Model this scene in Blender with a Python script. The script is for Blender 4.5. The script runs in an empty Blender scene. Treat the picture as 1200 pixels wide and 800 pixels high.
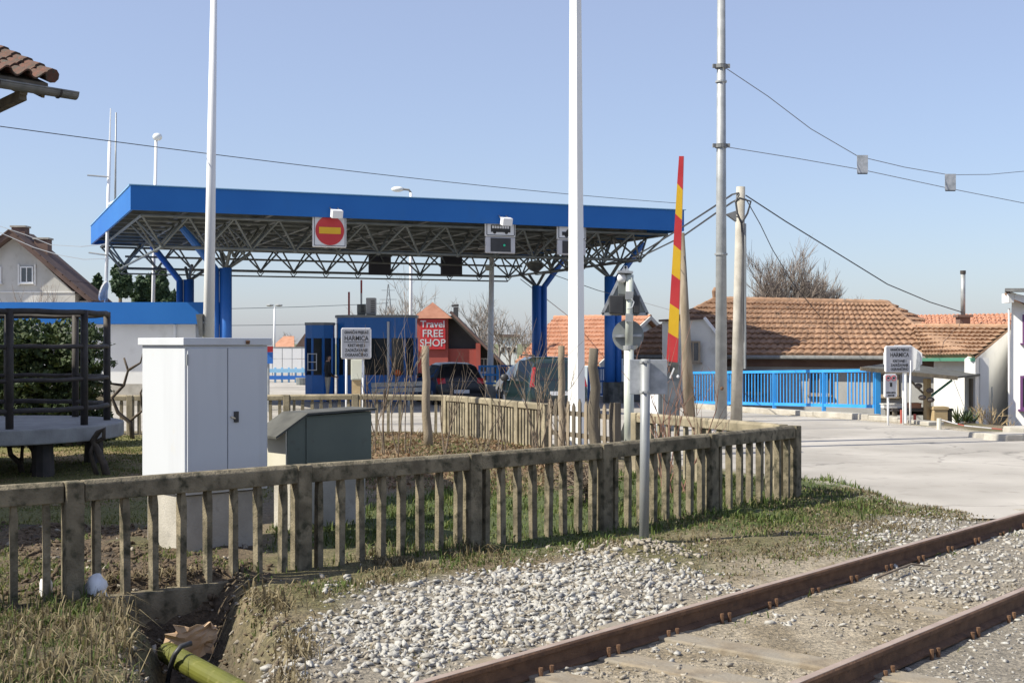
import bpy, bmesh, math, random
import numpy as np
from mathutils import Vector, Matrix, noise as mnoise

random.seed(7); rng = np.random.default_rng(11)
R = math.radians
scene = bpy.context.scene
COL = scene.collection

# ------------------------------------------------------------------ camera, sky, sun, exposure
FPX, HY, EYE = 1500.0, 402.0, 1.95          # focal length in photo pixels, horizon row, eye height
cam_d = bpy.data.cameras.new('camera'); cam_d.sensor_width = 36; cam_d.lens = 36 * FPX / 1200
cam_d.shift_y = (HY - 400) / 1200; cam_d.clip_start = 0.05; cam_d.clip_end = 6000
cam = bpy.data.objects.new('camera', cam_d); COL.objects.link(cam)
cam.location = (0, 0, EYE); cam.rotation_euler = (R(90), 0, 0)
scene.camera = cam

SUN_EL, SUN_TRAVEL = 44.0, Vector((0.955, 0.296, 0)).normalized()     # horizontal way the light goes
w = bpy.data.worlds.new('World'); scene.world = w; w.use_nodes = True
nt = w.node_tree; bg = nt.nodes['Background']
sky = nt.nodes.new('ShaderNodeTexSky'); sky.sky_type = 'NISHITA'; sky.sun_disc = False
sky.sun_elevation = R(SUN_EL)
sky.sun_rotation = math.atan2(-SUN_TRAVEL.x, -SUN_TRAVEL.y)
sky.altitude = 0; sky.air_density = 1.0; sky.dust_density = 0.9; sky.ozone_density = 6.0
hz = nt.nodes.new('ShaderNodeMix'); hz.data_type = 'RGBA'; hz.inputs[0].default_value = .37        # even thin high haze over the whole sky
nt.links.new(sky.outputs[0], hz.inputs[6]); hz.inputs[7].default_value = (3.85, 3.76, 4.55, 1)
nt.links.new(hz.outputs[2], bg.inputs[0]); bg.inputs[1].default_value = 0.1
sun_d = bpy.data.lights.new('sun', 'SUN'); sun_d.energy = 4.2; sun_d.angle = R(0.5); sun_d.color = (1, 0.945, 0.81)
sun = bpy.data.objects.new('sun', sun_d); COL.objects.link(sun)
ld = Vector((SUN_TRAVEL.x * math.cos(R(SUN_EL)), SUN_TRAVEL.y * math.cos(R(SUN_EL)), -math.sin(R(SUN_EL))))
sun.rotation_euler = ld.to_track_quat('-Z', 'Y').to_euler(); sun.location = (-30, -10, 30)
scene.view_settings.view_transform = 'Standard'; scene.view_settings.look = 'None'
scene.view_settings.exposure = 0.78; scene.view_settings.gamma = 1.0

# ------------------------------------------------------------------ coordinates
def P(px, py, Z):                       # a photo position seen at depth Z
    return Vector(((px - 600) / FPX * Z, Z, EYE - (py - HY) / FPX * Z))
def G(px, py, z=0.0):                   # ... on level ground
    Z = (EYE - z) * FPX / (py - HY)
    return ((px - 600) / FPX * Z, Z)
def GP(pts, z=0.0): return [G(a, b, z) for a, b in pts]
V3 = Vector

# ------------------------------------------------------------------ noise and polygons (numpy)
def vnoise(x, y, s, seed=0):
    x = np.asarray(x, float) / s; y = np.asarray(y, float) / s
    xi = np.floor(x).astype(np.int64); yi = np.floor(y).astype(np.int64)
    fx = x - xi; fy = y - yi; fx = fx * fx * (3 - 2 * fx); fy = fy * fy * (3 - 2 * fy)
    def h(a, b):
        n = (a * 374761393 + b * 668265263 + seed * 974634777) & 0x7fffffff
        n = ((n ^ (n >> 13)) * 1274126177) & 0x7fffffff
        return ((n ^ (n >> 16)) & 0xffff) / 65535.0
    return (h(xi, yi) * (1 - fx) + h(xi + 1, yi) * fx) * (1 - fy) + (h(xi, yi + 1) * (1 - fx) + h(xi + 1, yi + 1) * fx) * fy
def fbm(x, y, s, seed=0):
    return vnoise(x, y, s, seed) * .55 + vnoise(x, y, s * .45, seed + 1) * .28 + vnoise(x, y, s * .2, seed + 2) * .17
def sdpoly(x, y, poly):                  # signed distance, positive inside
    x = np.asarray(x, float); y = np.asarray(y, float)
    d = np.full(np.broadcast(x, y).shape, 1e9); ins = np.zeros(d.shape, bool); n = len(poly)
    for i in range(n):
        ax, ay = poly[i]; bx, by = poly[(i + 1) % n]
        ex, ey = bx - ax, by - ay; L = ex * ex + ey * ey + 1e-12
        t = np.clip(((x - ax) * ex + (y - ay) * ey) / L, 0, 1)
        d = np.minimum(d, np.hypot(x - ax - t * ex, y - ay - t * ey))
        c = ((ay > y) != (by > y)) & (x < (bx - ax) * (y - ay) / (by - ay + 1e-12) + ax)
        ins ^= c
    return np.where(ins, d, -d)
def sst(a, b, x):
    t = np.clip((np.asarray(x, float) - a) / (b - a), 0, 1); return t * t * (3 - 2 * t)

# ------------------------------------------------------------------ objects
ORG = {}
def tag(o, label=None, cat=None, group=None, kind=None):
    if label: o['label'] = label
    if cat: o['category'] = cat
    if group: o['group'] = group
    if kind: o['kind'] = kind
    return o
def thing(name, label, cat, loc=(0, 0, 0), group=None):
    o = bpy.data.objects.new(name, None); COL.objects.link(o); o.location = loc
    o.empty_display_size = .2; ORG[o.name] = V3(loc); return tag(o, label, cat, group)
def link(name, me, parent=None, loc=None):
    o = bpy.data.objects.new(name, me); COL.objects.link(o)
    if parent: o.parent = parent
    if loc is not None: o.location = loc
    return o
def put(name, me, parent, M):            # shared mesh placed by a world matrix
    o = bpy.data.objects.new(name, me); COL.objects.link(o); o.parent = parent
    o.matrix_local = Matrix.Translation(-ORG[parent.name]) @ M if parent else M
    return o

class MB:
    def __init__(s): s.v = []; s.f = []; s.m = []
    def add(s, vs, fs, mi=0):
        b = len(s.v); s.v += [V3(p) for p in vs]; s.f += [[b + i for i in f] for f in fs]; s.m += [mi] * len(fs); return s
    def obox(s, c, ax, ay, az, mi=0):     # centre and half axes
        c, ax, ay, az = V3(c), V3(ax), V3(ay), V3(az)
        vs = [c + ax * i + ay * j + az * k for k in (-1, 1) for j in (-1, 1) for i in (-1, 1)]
        return s.add(vs, [(0, 2, 3, 1), (4, 5, 7, 6), (0, 1, 5, 4), (2, 6, 7, 3), (0, 4, 6, 2), (1, 3, 7, 5)], mi)
    def box(s, a, b, mi=0):
        a, b = V3(a), V3(b); h = (b - a) / 2
        return s.obox((a + b) / 2, (h.x, 0, 0), (0, h.y, 0), (0, 0, h.z), mi)
    def bar(s, p, q, w, h=None, up=(0, 0, 1), mi=0):
        p, q = V3(p), V3(q); d = q - p; u = V3(up); h = h or w
        x = d.cross(u)
        if x.length < 1e-6: x = d.cross(V3((1, 0, 0)))
        x.normalize(); y = x.cross(d).normalized()
        return s.obox((p + q) / 2, x * w / 2, y * h / 2, d / 2, mi)
    def tube(s, pts, r, n=8, cap=True, mi=0, rot=0):
        pts = [V3(p) for p in pts]; rs = r if hasattr(r, '__len__') else [r] * len(pts)
        vs = []; ref = None
        for i, p in enumerate(pts):
            d = (pts[min(i + 1, len(pts) - 1)] - pts[max(i - 1, 0)]).normalized()
            if ref is None:
                ref = d.cross(V3((0, 0, 1)))
                if ref.length < .05: ref = d.cross(V3((1, 0, 0)))
            x = (ref - d * ref.dot(d)).normalized(); ref = x; y = d.cross(x)
            for k in range(n):
                a = 2 * math.pi * (k + .5) / n + rot; vs.append(p + (x * math.cos(a) + y * math.sin(a)) * rs[i])
        fs = []
        for i in range(len(pts) - 1):
            for k in range(n):
                a, b = i * n + k, i * n + (k + 1) % n; fs.append((a, b, b + n, a + n))
        if cap: fs.append(tuple(range(n - 1, -1, -1))); fs.append(tuple(range((len(pts) - 1) * n, len(pts) * n)))
        return s.add(vs, fs, mi)
    def prism(s, poly, vec, mi=0):
        n = len(poly); poly = [V3(p) for p in poly]; vec = V3(vec)
        fs = [tuple(range(n - 1, -1, -1)), tuple(range(n, 2 * n))] + [(i, (i + 1) % n, n + (i + 1) % n, n + i) for i in range(n)]
        return s.add(poly + [p + vec for p in poly], fs, mi)
    def ball(s, c, r, n=10, m=6, mi=0, sc=(1, 1, 1)):
        c = V3(c); vs = []; fs = []
        for j in range(m + 1):
            t = math.pi * j / m
            for k in range(n):
                a = 2 * math.pi * k / n
                vs.append(c + V3((math.sin(t) * math.cos(a) * sc[0], math.sin(t) * math.sin(a) * sc[1], math.cos(t) * sc[2])) * r)
        for j in range(m):
            for k in range(n):
                a, b = j * n + k, j * n + (k + 1) % n; fs.append((a, a + n, b + n, b))
        return s.add(vs, fs, mi)
    def mesh(s, name, mats, org=(0, 0, 0), smooth=False, fix=True):
        o = V3(org); me = bpy.data.meshes.new(name)
        me.from_pydata([tuple(p - o) for p in s.v], [], s.f)
        for m in (mats if isinstance(mats, (list, tuple)) else [mats]): me.materials.append(m)
        me.polygons.foreach_set('material_index', s.m)
        if smooth: me.polygons.foreach_set('use_smooth', [True] * len(s.f))
        if fix:
            bm = bmesh.new(); bm.from_mesh(me); bmesh.ops.recalc_face_normals(bm, faces=bm.faces); bm.to_mesh(me); bm.free()
        me.update(); return me
    def build(s, name, mats, parent=None, smooth=False, bevel=0, label=None, fix=True):
        org = ORG[parent.name] if parent else V3((0, 0, 0))
        o = link(name, s.mesh(name, mats, org, smooth, fix), parent)
        ORG[o.name] = org
        if bevel:
            b = o.modifiers.new('bevel', 'BEVEL'); b.width = bevel; b.segments = 2; b.limit_method = 'ANGLE'
        if label: o['label'] = label
        return o
    def top(s, name, mats, label, cat, group=None, kind=None, smooth=False, bevel=0, fix=True):   # a whole thing in one mesh, origin at its base
        lo = V3((sum(p.x for p in s.v) / len(s.v), sum(p.y for p in s.v) / len(s.v), min(p.z for p in s.v)))
        o = link(name, s.mesh(name, mats, lo, smooth, fix), None, lo); ORG[o.name] = lo
        if bevel:
            b = o.modifiers.new('bevel', 'BEVEL'); b.width = bevel; b.segments = 2; b.limit_method = 'ANGLE'
        return tag(o, label, cat, group, kind)
def fast_mesh(name, V, F, mats, mi=None, smooth=False, col=None):
    V = np.asarray(V, np.float32); F = np.asarray(F, np.int32); me = bpy.data.meshes.new(name)
    me.vertices.add(len(V)); me.vertices.foreach_set('co', V.ravel())
    k = F.shape[1]; me.loops.add(F.size); me.loops.foreach_set('vertex_index', F.ravel())
    me.polygons.add(len(F)); me.polygons.foreach_set('loop_start', np.arange(0, F.size, k, dtype=np.int32))
    try: me.polygons.foreach_set('loop_total', np.full(len(F), k, np.int32))
    except Exception: pass
    for m in (mats if isinstance(mats, (list, tuple)) else [mats]): me.materials.append(m)
    if mi is not None: me.polygons.foreach_set('material_index', np.asarray(mi, np.int32))
    if smooth: me.polygons.foreach_set('use_smooth', np.ones(len(F), bool))
    me.update(calc_edges=True); me.validate()
    if col is not None:
        ca = me.color_attributes.new('tint', 'FLOAT_COLOR', 'POINT')
        c4 = np.ones((len(V), 4), np.float32); c4[:, :3] = col; ca.data.foreach_set('color', c4.ravel())
    return me
def text(s, size, pos, xd, up, parent, mat, name='lettering', ext=.002, align='CENTER', stretch=1.0, bold=0.0):
    cu = bpy.data.curves.new(name, 'FONT'); cu.body = s; cu.size = size; cu.align_x = align; cu.align_y = 'CENTER'
    cu.extrude = ext; cu.offset = bold; cu.resolution_u = 3
    t = bpy.data.objects.new(name, cu); COL.objects.link(t)
    dg = bpy.context.evaluated_depsgraph_get(); me = bpy.data.meshes.new_from_object(t.evaluated_get(dg))
    bpy.data.objects.remove(t); bpy.data.curves.remove(cu); me.name = name
    xd = V3(xd).normalized(); up = V3(up).normalized(); nz = xd.cross(up)
    M = Matrix((xd * stretch, up, nz)).transposed().to_4x4(); M.translation = V3(pos)
    me.transform(M); me.transform(Matrix.Translation(-ORG[parent.name])); me.materials.clear(); me.materials.append(mat)
    o = link(name, me, parent); ORG[o.name] = ORG[parent.name]; return o

# ------------------------------------------------------------------ materials
def mat(name, c, rough=.8, c2=None, scale=3., detail=6, metal=0., bump=0., bscale=None, contrast=(.35, .65), spec=None,
        c3=None, scale3=20., k3=(.6, .75), trans=0., attr=None, streak=None, coat=0.):
    m = bpy.data.materials.new(name); m.use_nodes = True; N = m.node_tree.nodes; L = m.node_tree.links
    b = N['Principled BSDF']; b.inputs['Roughness'].default_value = rough; b.inputs['Metallic'].default_value = metal
    b.inputs['Base Color'].default_value = (*c, 1)
    if spec is not None: b.inputs['Specular IOR Level'].default_value = spec
    if coat: b.inputs['Coat Weight'].default_value = coat; b.inputs['Coat Roughness'].default_value = .08
    geo = N.new('ShaderNodeNewGeometry'); pos = geo.outputs['Position']
    src = None
    def ns(sc, det=6, stretchz=None):
        t = N.new('ShaderNodeTexNoise'); t.inputs['Scale'].default_value = sc; t.inputs['Detail'].default_value = det
        if stretchz:
            mp = N.new('ShaderNodeMapping'); mp.inputs['Scale'].default_value = (1, 1, stretchz); L.new(pos, mp.inputs[0]); L.new(mp.outputs[0], t.inputs['Vector'])
        else: L.new(pos, t.inputs['Vector'])
        return t.outputs['Fac']
    def ramp(x, a, d):
        r = N.new('ShaderNodeMapRange'); r.inputs[1].default_value = a; r.inputs[2].default_value = d; L.new(x, r.inputs[0]); return r.outputs[0]
    def mix(f, a, bb):
        x = N.new('ShaderNodeMix'); x.data_type = 'RGBA'; L.new(f, x.inputs[0])
        for s, val in ((6, a), (7, bb)):
            if isinstance(val, tuple): x.inputs[s].default_value = (*val, 1)
            else: L.new(val, x.inputs[s])
        return x.outputs[2]
    if attr:
        a = N.new('ShaderNodeAttribute'); a.attribute_name = attr; src = a.outputs['Color']
        if c2 is not None:
            x = N.new('ShaderNodeMix'); x.data_type = 'RGBA'; x.blend_type = 'MULTIPLY'; x.inputs[0].default_value = 1
            L.new(src, x.inputs[6]); L.new(mix(ramp(ns(scale, detail), *contrast), c, c2), x.inputs[7]); src = x.outputs[2]
    elif c2 is not None: src = mix(ramp(ns(scale, detail, streak), *contrast), c, c2)
    if c3 is not None: src = mix(ramp(ns(scale3), *k3), src if src else c, c3)
    if src: L.new(src, b.inputs['Base Color'])
    if bump:
        bn = N.new('ShaderNodeBump'); bn.inputs['Strength'].default_value = bump; bn.inputs['Distance'].default_value = .02
        L.new(ns(bscale or scale * 6), bn.inputs['Height']); L.new(bn.outputs[0], b.inputs['Normal'])
    if trans:
        b.inputs['Subsurface Weight'].default_value = 0
        tr = N.new('ShaderNodeBsdfTranslucent'); mx = N.new('ShaderNodeMixShader'); mx.inputs[0].default_value = trans
        if src: L.new(src, tr.inputs[0])
        else: tr.inputs[0].default_value = (*c, 1)
        L.new(b.outputs[0], mx.inputs[1]); L.new(tr.outputs[0], mx.inputs[2]); L.new(mx.outputs[0], N['Material Output'].inputs[0])
    return m
M = {}
M['ground'] = mat('ground', (.55, .55, .54), .95, c2=(1.4, 1.37, 1.32), scale=26, detail=9, contrast=(.33, .68), attr='tint', bump=1., bscale=55)
M['asphalt'] = mat('asphalt', (.33, .305, .27), .9, c2=(.43, .40, .36), scale=.5, c3=(.26, .24, .21), scale3=3, k3=(.58, .8), bump=.25, bscale=120)
M['concrete_old'] = mat('concrete_old', (.12, .10, .065), .9, c2=(.25, .21, .14), scale=6, c3=(.05, .046, .026), scale3=11, k3=(.50, .68), bump=.5, bscale=60)
M['concrete_back'] = mat('concrete_back', (.20, .17, .115), .9, c2=(.34, .29, .20), scale=4, c3=(.17, .15, .10), scale3=12, k3=(.56, .72), bump=.3, bscale=50)
M['concrete'] = mat('concrete', (.34, .315, .27), .9, c2=(.46, .43, .375), scale=3, c3=(.3, .28, .25), scale3=9, k3=(.6, .8), bump=.3, bscale=50)
M['slab'] = mat('slab', (.27, .27, .26), .9, c2=(.36, .36, .35), scale=4, bump=.3, bscale=40)
M['plaster'] = mat('plaster', (.74, .73, .70), .85, c2=(.82, .81, .78), scale=.8, c3=(.62, .60, .56), scale3=1.4, k3=(.6, .85))
M['plaster_white'] = mat('plaster_white', (.80, .80, .78), .85, c2=(.86, .86, .84), scale=.8)
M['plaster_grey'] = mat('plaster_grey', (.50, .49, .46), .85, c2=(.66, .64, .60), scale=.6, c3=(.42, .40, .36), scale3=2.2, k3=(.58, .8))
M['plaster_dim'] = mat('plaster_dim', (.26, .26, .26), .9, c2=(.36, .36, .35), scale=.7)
M['plaster_blue'] = mat('plaster_blue', (.46, .53, .60), .85, c2=(.54, .61, .68), scale=.8)
M['plaster_brown'] = mat('plaster_brown', (.14, .085, .07), .9, c2=(.19, .125, .10), scale=1.5)
M['white_metal'] = mat('white_metal', (.80, .80, .80), .38, c2=(.84, .84, .83), scale=1.2, c3=(.62, .60, .56), scale3=6, k3=(.68, .9))
M['cabinet_white'] = mat('cabinet_white', (.57, .59, .62), .45, c2=(.50, .515, .545), scale=4, contrast=(.5, .75), streak=.1, c3=(.56, .55, .52), scale3=5, k3=(.66, .85))
M['pole_white'] = mat('pole_white', (.78, .78, .77), .4, c2=(.84, .84, .83), scale=1, c3=(.6, .58, .55), scale3=5, k3=(.66, .9))
M['galv'] = mat('galv', (.30, .31, .31), .5, c2=(.40, .41, .41), scale=5, metal=.3, c3=(.36, .35, .33), scale3=12, k3=(.6, .8))
M['grey_steel'] = mat('grey_steel', (.24, .25, .255), .5, c2=(.31, .32, .32), scale=3, metal=.2, c3=(.3, .28, .25), scale3=8, k3=(.65, .85))
M['pale_green_pole'] = mat('pale_green_pole', (.48, .52, .47), .5, c2=(.58, .6, .54), scale=3)
M['dark_steel'] = mat('dark_steel', (.05, .054, .05), .5, c2=(.14, .145, .135), scale=4, metal=.2)
M['truss'] = mat('truss', (.11, .12, .112), .5, c2=(.17, .182, .17), scale=3, metal=.15)
M['iron_dark'] = mat('iron_dark', (.035, .03, .027), .7, c2=(.06, .05, .045), scale=6)
M['blue_fascia'] = mat('blue_fascia', (.010, .125, .42), .5, c2=(.014, .14, .45), scale=.6, spec=.35, c3=(.02, .13, .38), scale3=1.3, k3=(.6, .9))
M['blue_dark'] = mat('blue_dark', (.02, .125, .43), .4, c2=(.03, .145, .47), scale=1.5)
M['blue_booth'] = mat('blue_booth', (.02, .16, .52), .4, c2=(.025, .18, .57), scale=1.5)
M['blue_rail'] = mat('blue_rail', (.03, .27, .68), .4, c2=(.05, .32, .74), scale=2, c3=(.1, .22, .42), scale3=9, k3=(.66, .85))
M['blue_pale'] = mat('blue_pale', (.25, .48, .68), .5)
M['roof_deck'] = mat('roof_deck', (.30, .30, .29), .6, c2=(.52, .51, .49), scale=.35, metal=.2)
M['rust'] = mat('rust', (.10, .05, .026), .8, c2=(.17, .09, .046), scale=9, c3=(.06, .035, .022), scale3=20, bump=.3, bscale=80)
M['rail_top'] = mat('rail_top', (.36, .27, .21), .5, c2=(.44, .34, .27), scale=6, metal=.3)
M['wood_old'] = mat('wood_old', (.20, .16, .11), .9, c2=(.33, .27, .2), scale=8, streak=.15, bump=.4, bscale=40)
M['wood_dark'] = mat('wood_dark', (.10, .085, .065), .9, c2=(.18, .15, .11), scale=8, streak=.15, bump=.4, bscale=40)
M['wood_sleeper'] = mat('wood_sleeper', (.17, .135, .095), .9, c2=(.29, .24, .17), scale=5, c3=(.24, .21, .165), scale3=3, k3=(.45, .6), bump=.4, bscale=30)
M['wood_yellow'] = mat('wood_yellow', (.38, .28, .15), .85, c2=(.46, .35, .2), scale=5)
M['green_paint'] = mat('green_paint', (.105, .125, .105), .55, c2=(.13, .15, .125), scale=2, c3=(.09, .085, .07), scale3=7, k3=(.62, .85))
M['cream_tone'] = mat('cream_tone', (.55, .52, .42), .6, c2=(.62, .59, .5), scale=3)
M['pale_beige_box'] = mat('pale_beige_box', (.56, .57, .49), .6)
M['tar_felt'] = mat('tar_felt', (.06, .06, .055), .85, c2=(.1, .1, .09), scale=5)
M['tile_orange'] = mat('tile_orange', (.40, .19, .11), .85, c2=(.50, .26, .165), scale=1.8, c3=(.36, .17, .1), scale3=5, k3=(.55, .8))
M['tile_brown'] = mat('tile_brown', (.215, .125, .075), .85, c2=(.33, .20, .125), scale=2, c3=(.13, .085, .06), scale3=4.5, k3=(.52, .75))
M['tile_mid'] = mat('tile_mid', (.25, .15, .09), .85, c2=(.36, .225, .14), scale=1.6, c3=(.3, .18, .1), scale3=5, k3=(.55, .8))
M['tile_rust'] = mat('tile_rust', (.27, .115, .07), .85, c2=(.35, .165, .105), scale=1.8)
M['tile_dark'] = mat('tile_dark', (.095, .06, .05), .85, c2=(.14, .09, .075), scale=1.5)
M['tile_old'] = mat('tile_old', (.15, .062, .04), .9, c2=(.075, .055, .042), scale=9, c3=(.07, .065, .05), scale3=16, k3=(.5, .7), bump=.5, bscale=50)
M['zinc'] = mat('zinc', (.16, .165, .165), .6, c2=(.24, .24, .235), scale=8, metal=.3)
M['red_wall'] = mat('red_wall', (.33, .07, .052), .8, c2=(.39, .09, .07), scale=.8)
M['red_sign'] = mat('red_sign', (.50, .025, .03), .5)
M['black_cladding'] = mat('black_cladding', (.055, .055, .055), .7, c2=(.075, .072, .07), scale=1)
M['sign_white'] = mat('sign_white', (.72, .72, .72), .4)
M['sign_grey'] = mat('sign_grey', (.50, .495, .51), .45, c2=(.55, .545, .56), scale=4)
M['sign_back'] = mat('sign_back', (.30, .32, .34), .5, c2=(.46, .475, .50), scale=11, metal=.3)
M['ink'] = mat('ink', (.025, .025, .025), .5)
M['ink_grey'] = mat('ink_grey', (.07, .07, .075), .5)
M['red_paint'] = mat('red_paint', (.52, .03, .035), .45, c2=(.58, .045, .045), scale=2)
M['yellow_paint'] = mat('yellow_paint', (.72, .42, .015), .45, c2=(.78, .48, .02), scale=2)
M['black_plastic'] = mat('black_plastic', (.03, .03, .032), .5, c2=(.045, .045, .047), scale=5)
M['panel_dark'] = mat('panel_dark', (.05, .05, .06), .5)
M['grey_cab'] = mat('grey_cab', (.15, .165, .165), .5, c2=(.27, .285, .28), scale=3)
M['glass_dark'] = mat('glass_dark', (.02, .026, .032), .06, spec=.8)
M['glass_house'] = mat('glass_house', (.05, .06, .075), .1, spec=.8)
M['car_black'] = mat('car_black', (.006, .007, .011), .35, coat=.35)
M['car_green'] = mat('car_green', (.008, .024, .022), .28, coat=1.)
M['car_silver'] = mat('car_silver', (.30, .32, .34), .3, metal=.6, coat=.8)
M['tyre'] = mat('tyre', (.02, .02, .02), .9)
M['rim'] = mat('rim', (.4, .4, .42), .4, metal=.8)
M['lamp_red'] = mat('lamp_red', (.45, .015, .02), .2, coat=.6)
M['chrome'] = mat('chrome', (.6, .6, .62), .2, metal=1)
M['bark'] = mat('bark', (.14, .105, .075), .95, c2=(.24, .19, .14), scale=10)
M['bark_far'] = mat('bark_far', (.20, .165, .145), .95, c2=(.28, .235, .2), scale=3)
M['twig_red'] = mat('twig_red', (.22, .11, .08), .9, c2=(.3, .18, .13), scale=10)
M['vine'] = mat('vine', (.06, .045, .035), .9, c2=(.11, .085, .06), scale=12)
M['leaf_dark'] = mat('leaf_dark', (.03, .055, .016), .65, c2=(.06, .085, .025), scale=2.5, c3=(.14, .12, .03), scale3=5, k3=(.6, .8), trans=.2)
M['leaf_conifer'] = mat('leaf_conifer', (.022, .052, .022), .7, c2=(.048, .085, .03), scale=.7, trans=.15)
M['grass'] = mat('grass', (1, 1, 1), .8, attr='tint', trans=.3)
M['stone'] = mat('stone', (.31, .295, .265), .9, c2=(.47, .455, .42), scale=9, c3=(.17, .15, .125), scale3=13, k3=(.54, .68), bump=.3, bscale=90)
M['stone_warm'] = mat('stone_warm', (.24, .21, .165), .9, c2=(.37, .33, .27), scale=11, bump=.3, bscale=90)
M['soil'] = mat('soil', (.075, .052, .033), .95, c2=(.13, .095, .06), scale=8, bump=.6, bscale=30)
M['yellow_pipe'] = mat('yellow_pipe', (.12, .125, .016), .55, c2=(.09, .095, .016), scale=5, c3=(.3, .27, .1), scale3=9, k3=(.62, .8))
M['plastic_white'] = mat('plastic_white', (.75, .76, .78), .5)
M['cardboard'] = mat('cardboard', (.42, .28, .17), .9, c2=(.5, .36, .23), scale=6)
M['wire'] = mat('wire', (.05, .05, .055), .6)
M['wire_pale'] = mat('wire_pale', (.22, .23, .25), .6)
M['skin'] = mat('skin', (.50, .30, .22), .6)
M['jacket'] = mat('jacket', (.02, .022, .026), .85)
M['trousers'] = mat('trousers', (.38, .34, .27), .9, c2=(.44, .40, .32), scale=12)
M['hair'] = mat('hair', (.03, .02, .015), .8)
M['orange_thing'] = mat('orange_thing', (.75, .13, .02), .5)
M['purple_frame'] = mat('purple_frame', (.13, .045, .15), .6)
M['green_gutter'] = mat('green_gutter', (.07, .22, .15), .6)
M['dark_cloth'] = mat('dark_cloth', (.12, .10, .09), .8)  # plain dark brown of the hanging baskets
M['green_lens'] = mat('green_lens', (.02, .35, .2), .3)
e = M['green_lens'].node_tree.nodes['Principled BSDF']; e.inputs['Emission Color'].default_value = (.02, .6, .35, 1); e.inputs['Emission Strength'].default_value = .12
M['lamp_glass'] = mat('lamp_glass', (.75, .77, .74), .2)

def add_cracks(m, sc, thr, dark):
    N = m.node_tree.nodes; L = m.node_tree.links; b = N['Principled BSDF']; src = b.inputs['Base Color'].links[0].from_socket
    geo = N.new('ShaderNodeNewGeometry'); nz = N.new('ShaderNodeTexNoise'); nz.inputs['Scale'].default_value = .9; nz.inputs['Detail'].default_value = 8
    L.new(geo.outputs['Position'], nz.inputs['Vector'])
    va = N.new('ShaderNodeVectorMath'); va.operation = 'MULTIPLY_ADD'; L.new(nz.outputs['Color'], va.inputs[0]); va.inputs[1].default_value = (1.6, 1.6, 0); L.new(geo.outputs['Position'], va.inputs[2])
    vo = N.new('ShaderNodeTexVoronoi'); vo.feature = 'DISTANCE_TO_EDGE'; vo.inputs['Scale'].default_value = sc; L.new(va.outputs[0], vo.inputs['Vector'])
    mr = N.new('ShaderNodeMapRange'); mr.inputs[1].default_value = 0; mr.inputs[2].default_value = thr; mr.inputs[3].default_value = dark; mr.inputs[4].default_value = 1; L.new(vo.outputs['Distance'], mr.inputs[0])
    st_ = N.new('ShaderNodeTexNoise'); st_.inputs['Scale'].default_value = .35; st_.inputs['Detail'].default_value = 5; L.new(geo.outputs['Position'], st_.inputs['Vector'])
    m2 = N.new('ShaderNodeMapRange'); m2.inputs[1].default_value = .35; m2.inputs[2].default_value = .62; m2.inputs[3].default_value = .84; m2.inputs[4].default_value = 1.05; L.new(st_.outputs['Fac'], m2.inputs[0])
    mu = N.new('ShaderNodeMath'); mu.operation = 'MULTIPLY'; L.new(mr.outputs[0], mu.inputs[0]); L.new(m2.outputs[0], mu.inputs[1])
    x = N.new('ShaderNodeVectorMath'); x.operation = 'SCALE'; L.new(src, x.inputs[0]); L.new(mu.outputs[0], x.inputs['Scale']); L.new(x.outputs[0], b.inputs['Base Color'])
add_cracks(M['asphalt'], .22, .008, .62)
# ------------------------------------------------------------------ ground
T0 = V3((-.5, 6.82, 0)); TD = V3((.656, .755, 0)).normalized(); TL = V3((-TD.y, TD.x, 0))      # left rail, its direction, its left
def track_sq(x, y):
    dx = np.asarray(x, float) - T0.x; dy = np.asarray(y, float) - T0.y
    return dx * TD.x + dy * TD.y, dx * TL.x + dy * TL.y
DV = V3((.923, .385, 0)).normalized(); NV = V3((-.385, .923, 0)).normalized()                 # along the canopy front, along the lanes
RA = V3((9.85, 34.4, 0))
ROAD = [(2.1, 21.6), (2.7, 20.4), (3.9, 18.6), (4.45, 18.4), (4.7, 17.2), (4.75, 15.7), (5.35, 14.6), (7, 14.3), (9.2, 14.0), (30, 10), (34, 20),
        (14, 25.2), (10.6, 25.9), (9.9, 29), (9.6, 31), (9.3, 34.2), (5.2, 44.3), (-20, 104), (-34, 104), (-31, 60), (-31, 44), (-25, 43.5), (-25, 28.6), (-1.2, 28.4), (.3, 25.5), (1.8, 22.6)]
PIT = GP([(122, 700), (200, 692), (268, 684), (300, 712), (326, 745), (335, 780), (300, 840), (170, 840), (150, 770), (158, 735)])
GRAV = GP([(330, 800), (415, 705), (450, 686), (560, 682), (640, 668), (700, 658), (770, 668), (835, 688), (700, 735), (600, 770), (480, 803)])
GRAV_IN = GP([(1010, 655), (1060, 622), (1200, 607), (1300, 580), (1300, 640), (1200, 690), (1130, 702), (1050, 690)])
GRAV_R = GP([(940, 830), (1210, 705), (1400, 620), (1400, 900)])
GRAV_E = GP([(965, 640), (1010, 612), (1075, 602), (1160, 606), (1090, 628), (1010, 645)])
LAWN = [(-12, 13.0), (-4.9, 13.0), (-3.6, 13.6), (-3.0, 15.5), (-3.2, 20), (-3.2, 26.5), (-12, 26.5)]
LEAF = [(-3.6, 17), (.2, 16), (1.5, 18.5), (1.5, 21.8), (-1.3, 27), (-4, 27)]
GREENS = [GP([(540, 650), (600, 600), (700, 590), (900, 560), (960, 548), (1050, 578), (1065, 592), (960, 612), (880, 628), (800, 622), (700, 640), (610, 655)]),
          GP([(330, 650), (345, 610), (440, 590), (700, 560), (925, 560), (925, 590), (700, 620), (560, 640)])]
SOILS = [GP([(-40, 720), (-40, 620), (160, 620), (300, 640), (330, 680), (270, 700), (100, 720)])]
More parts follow.
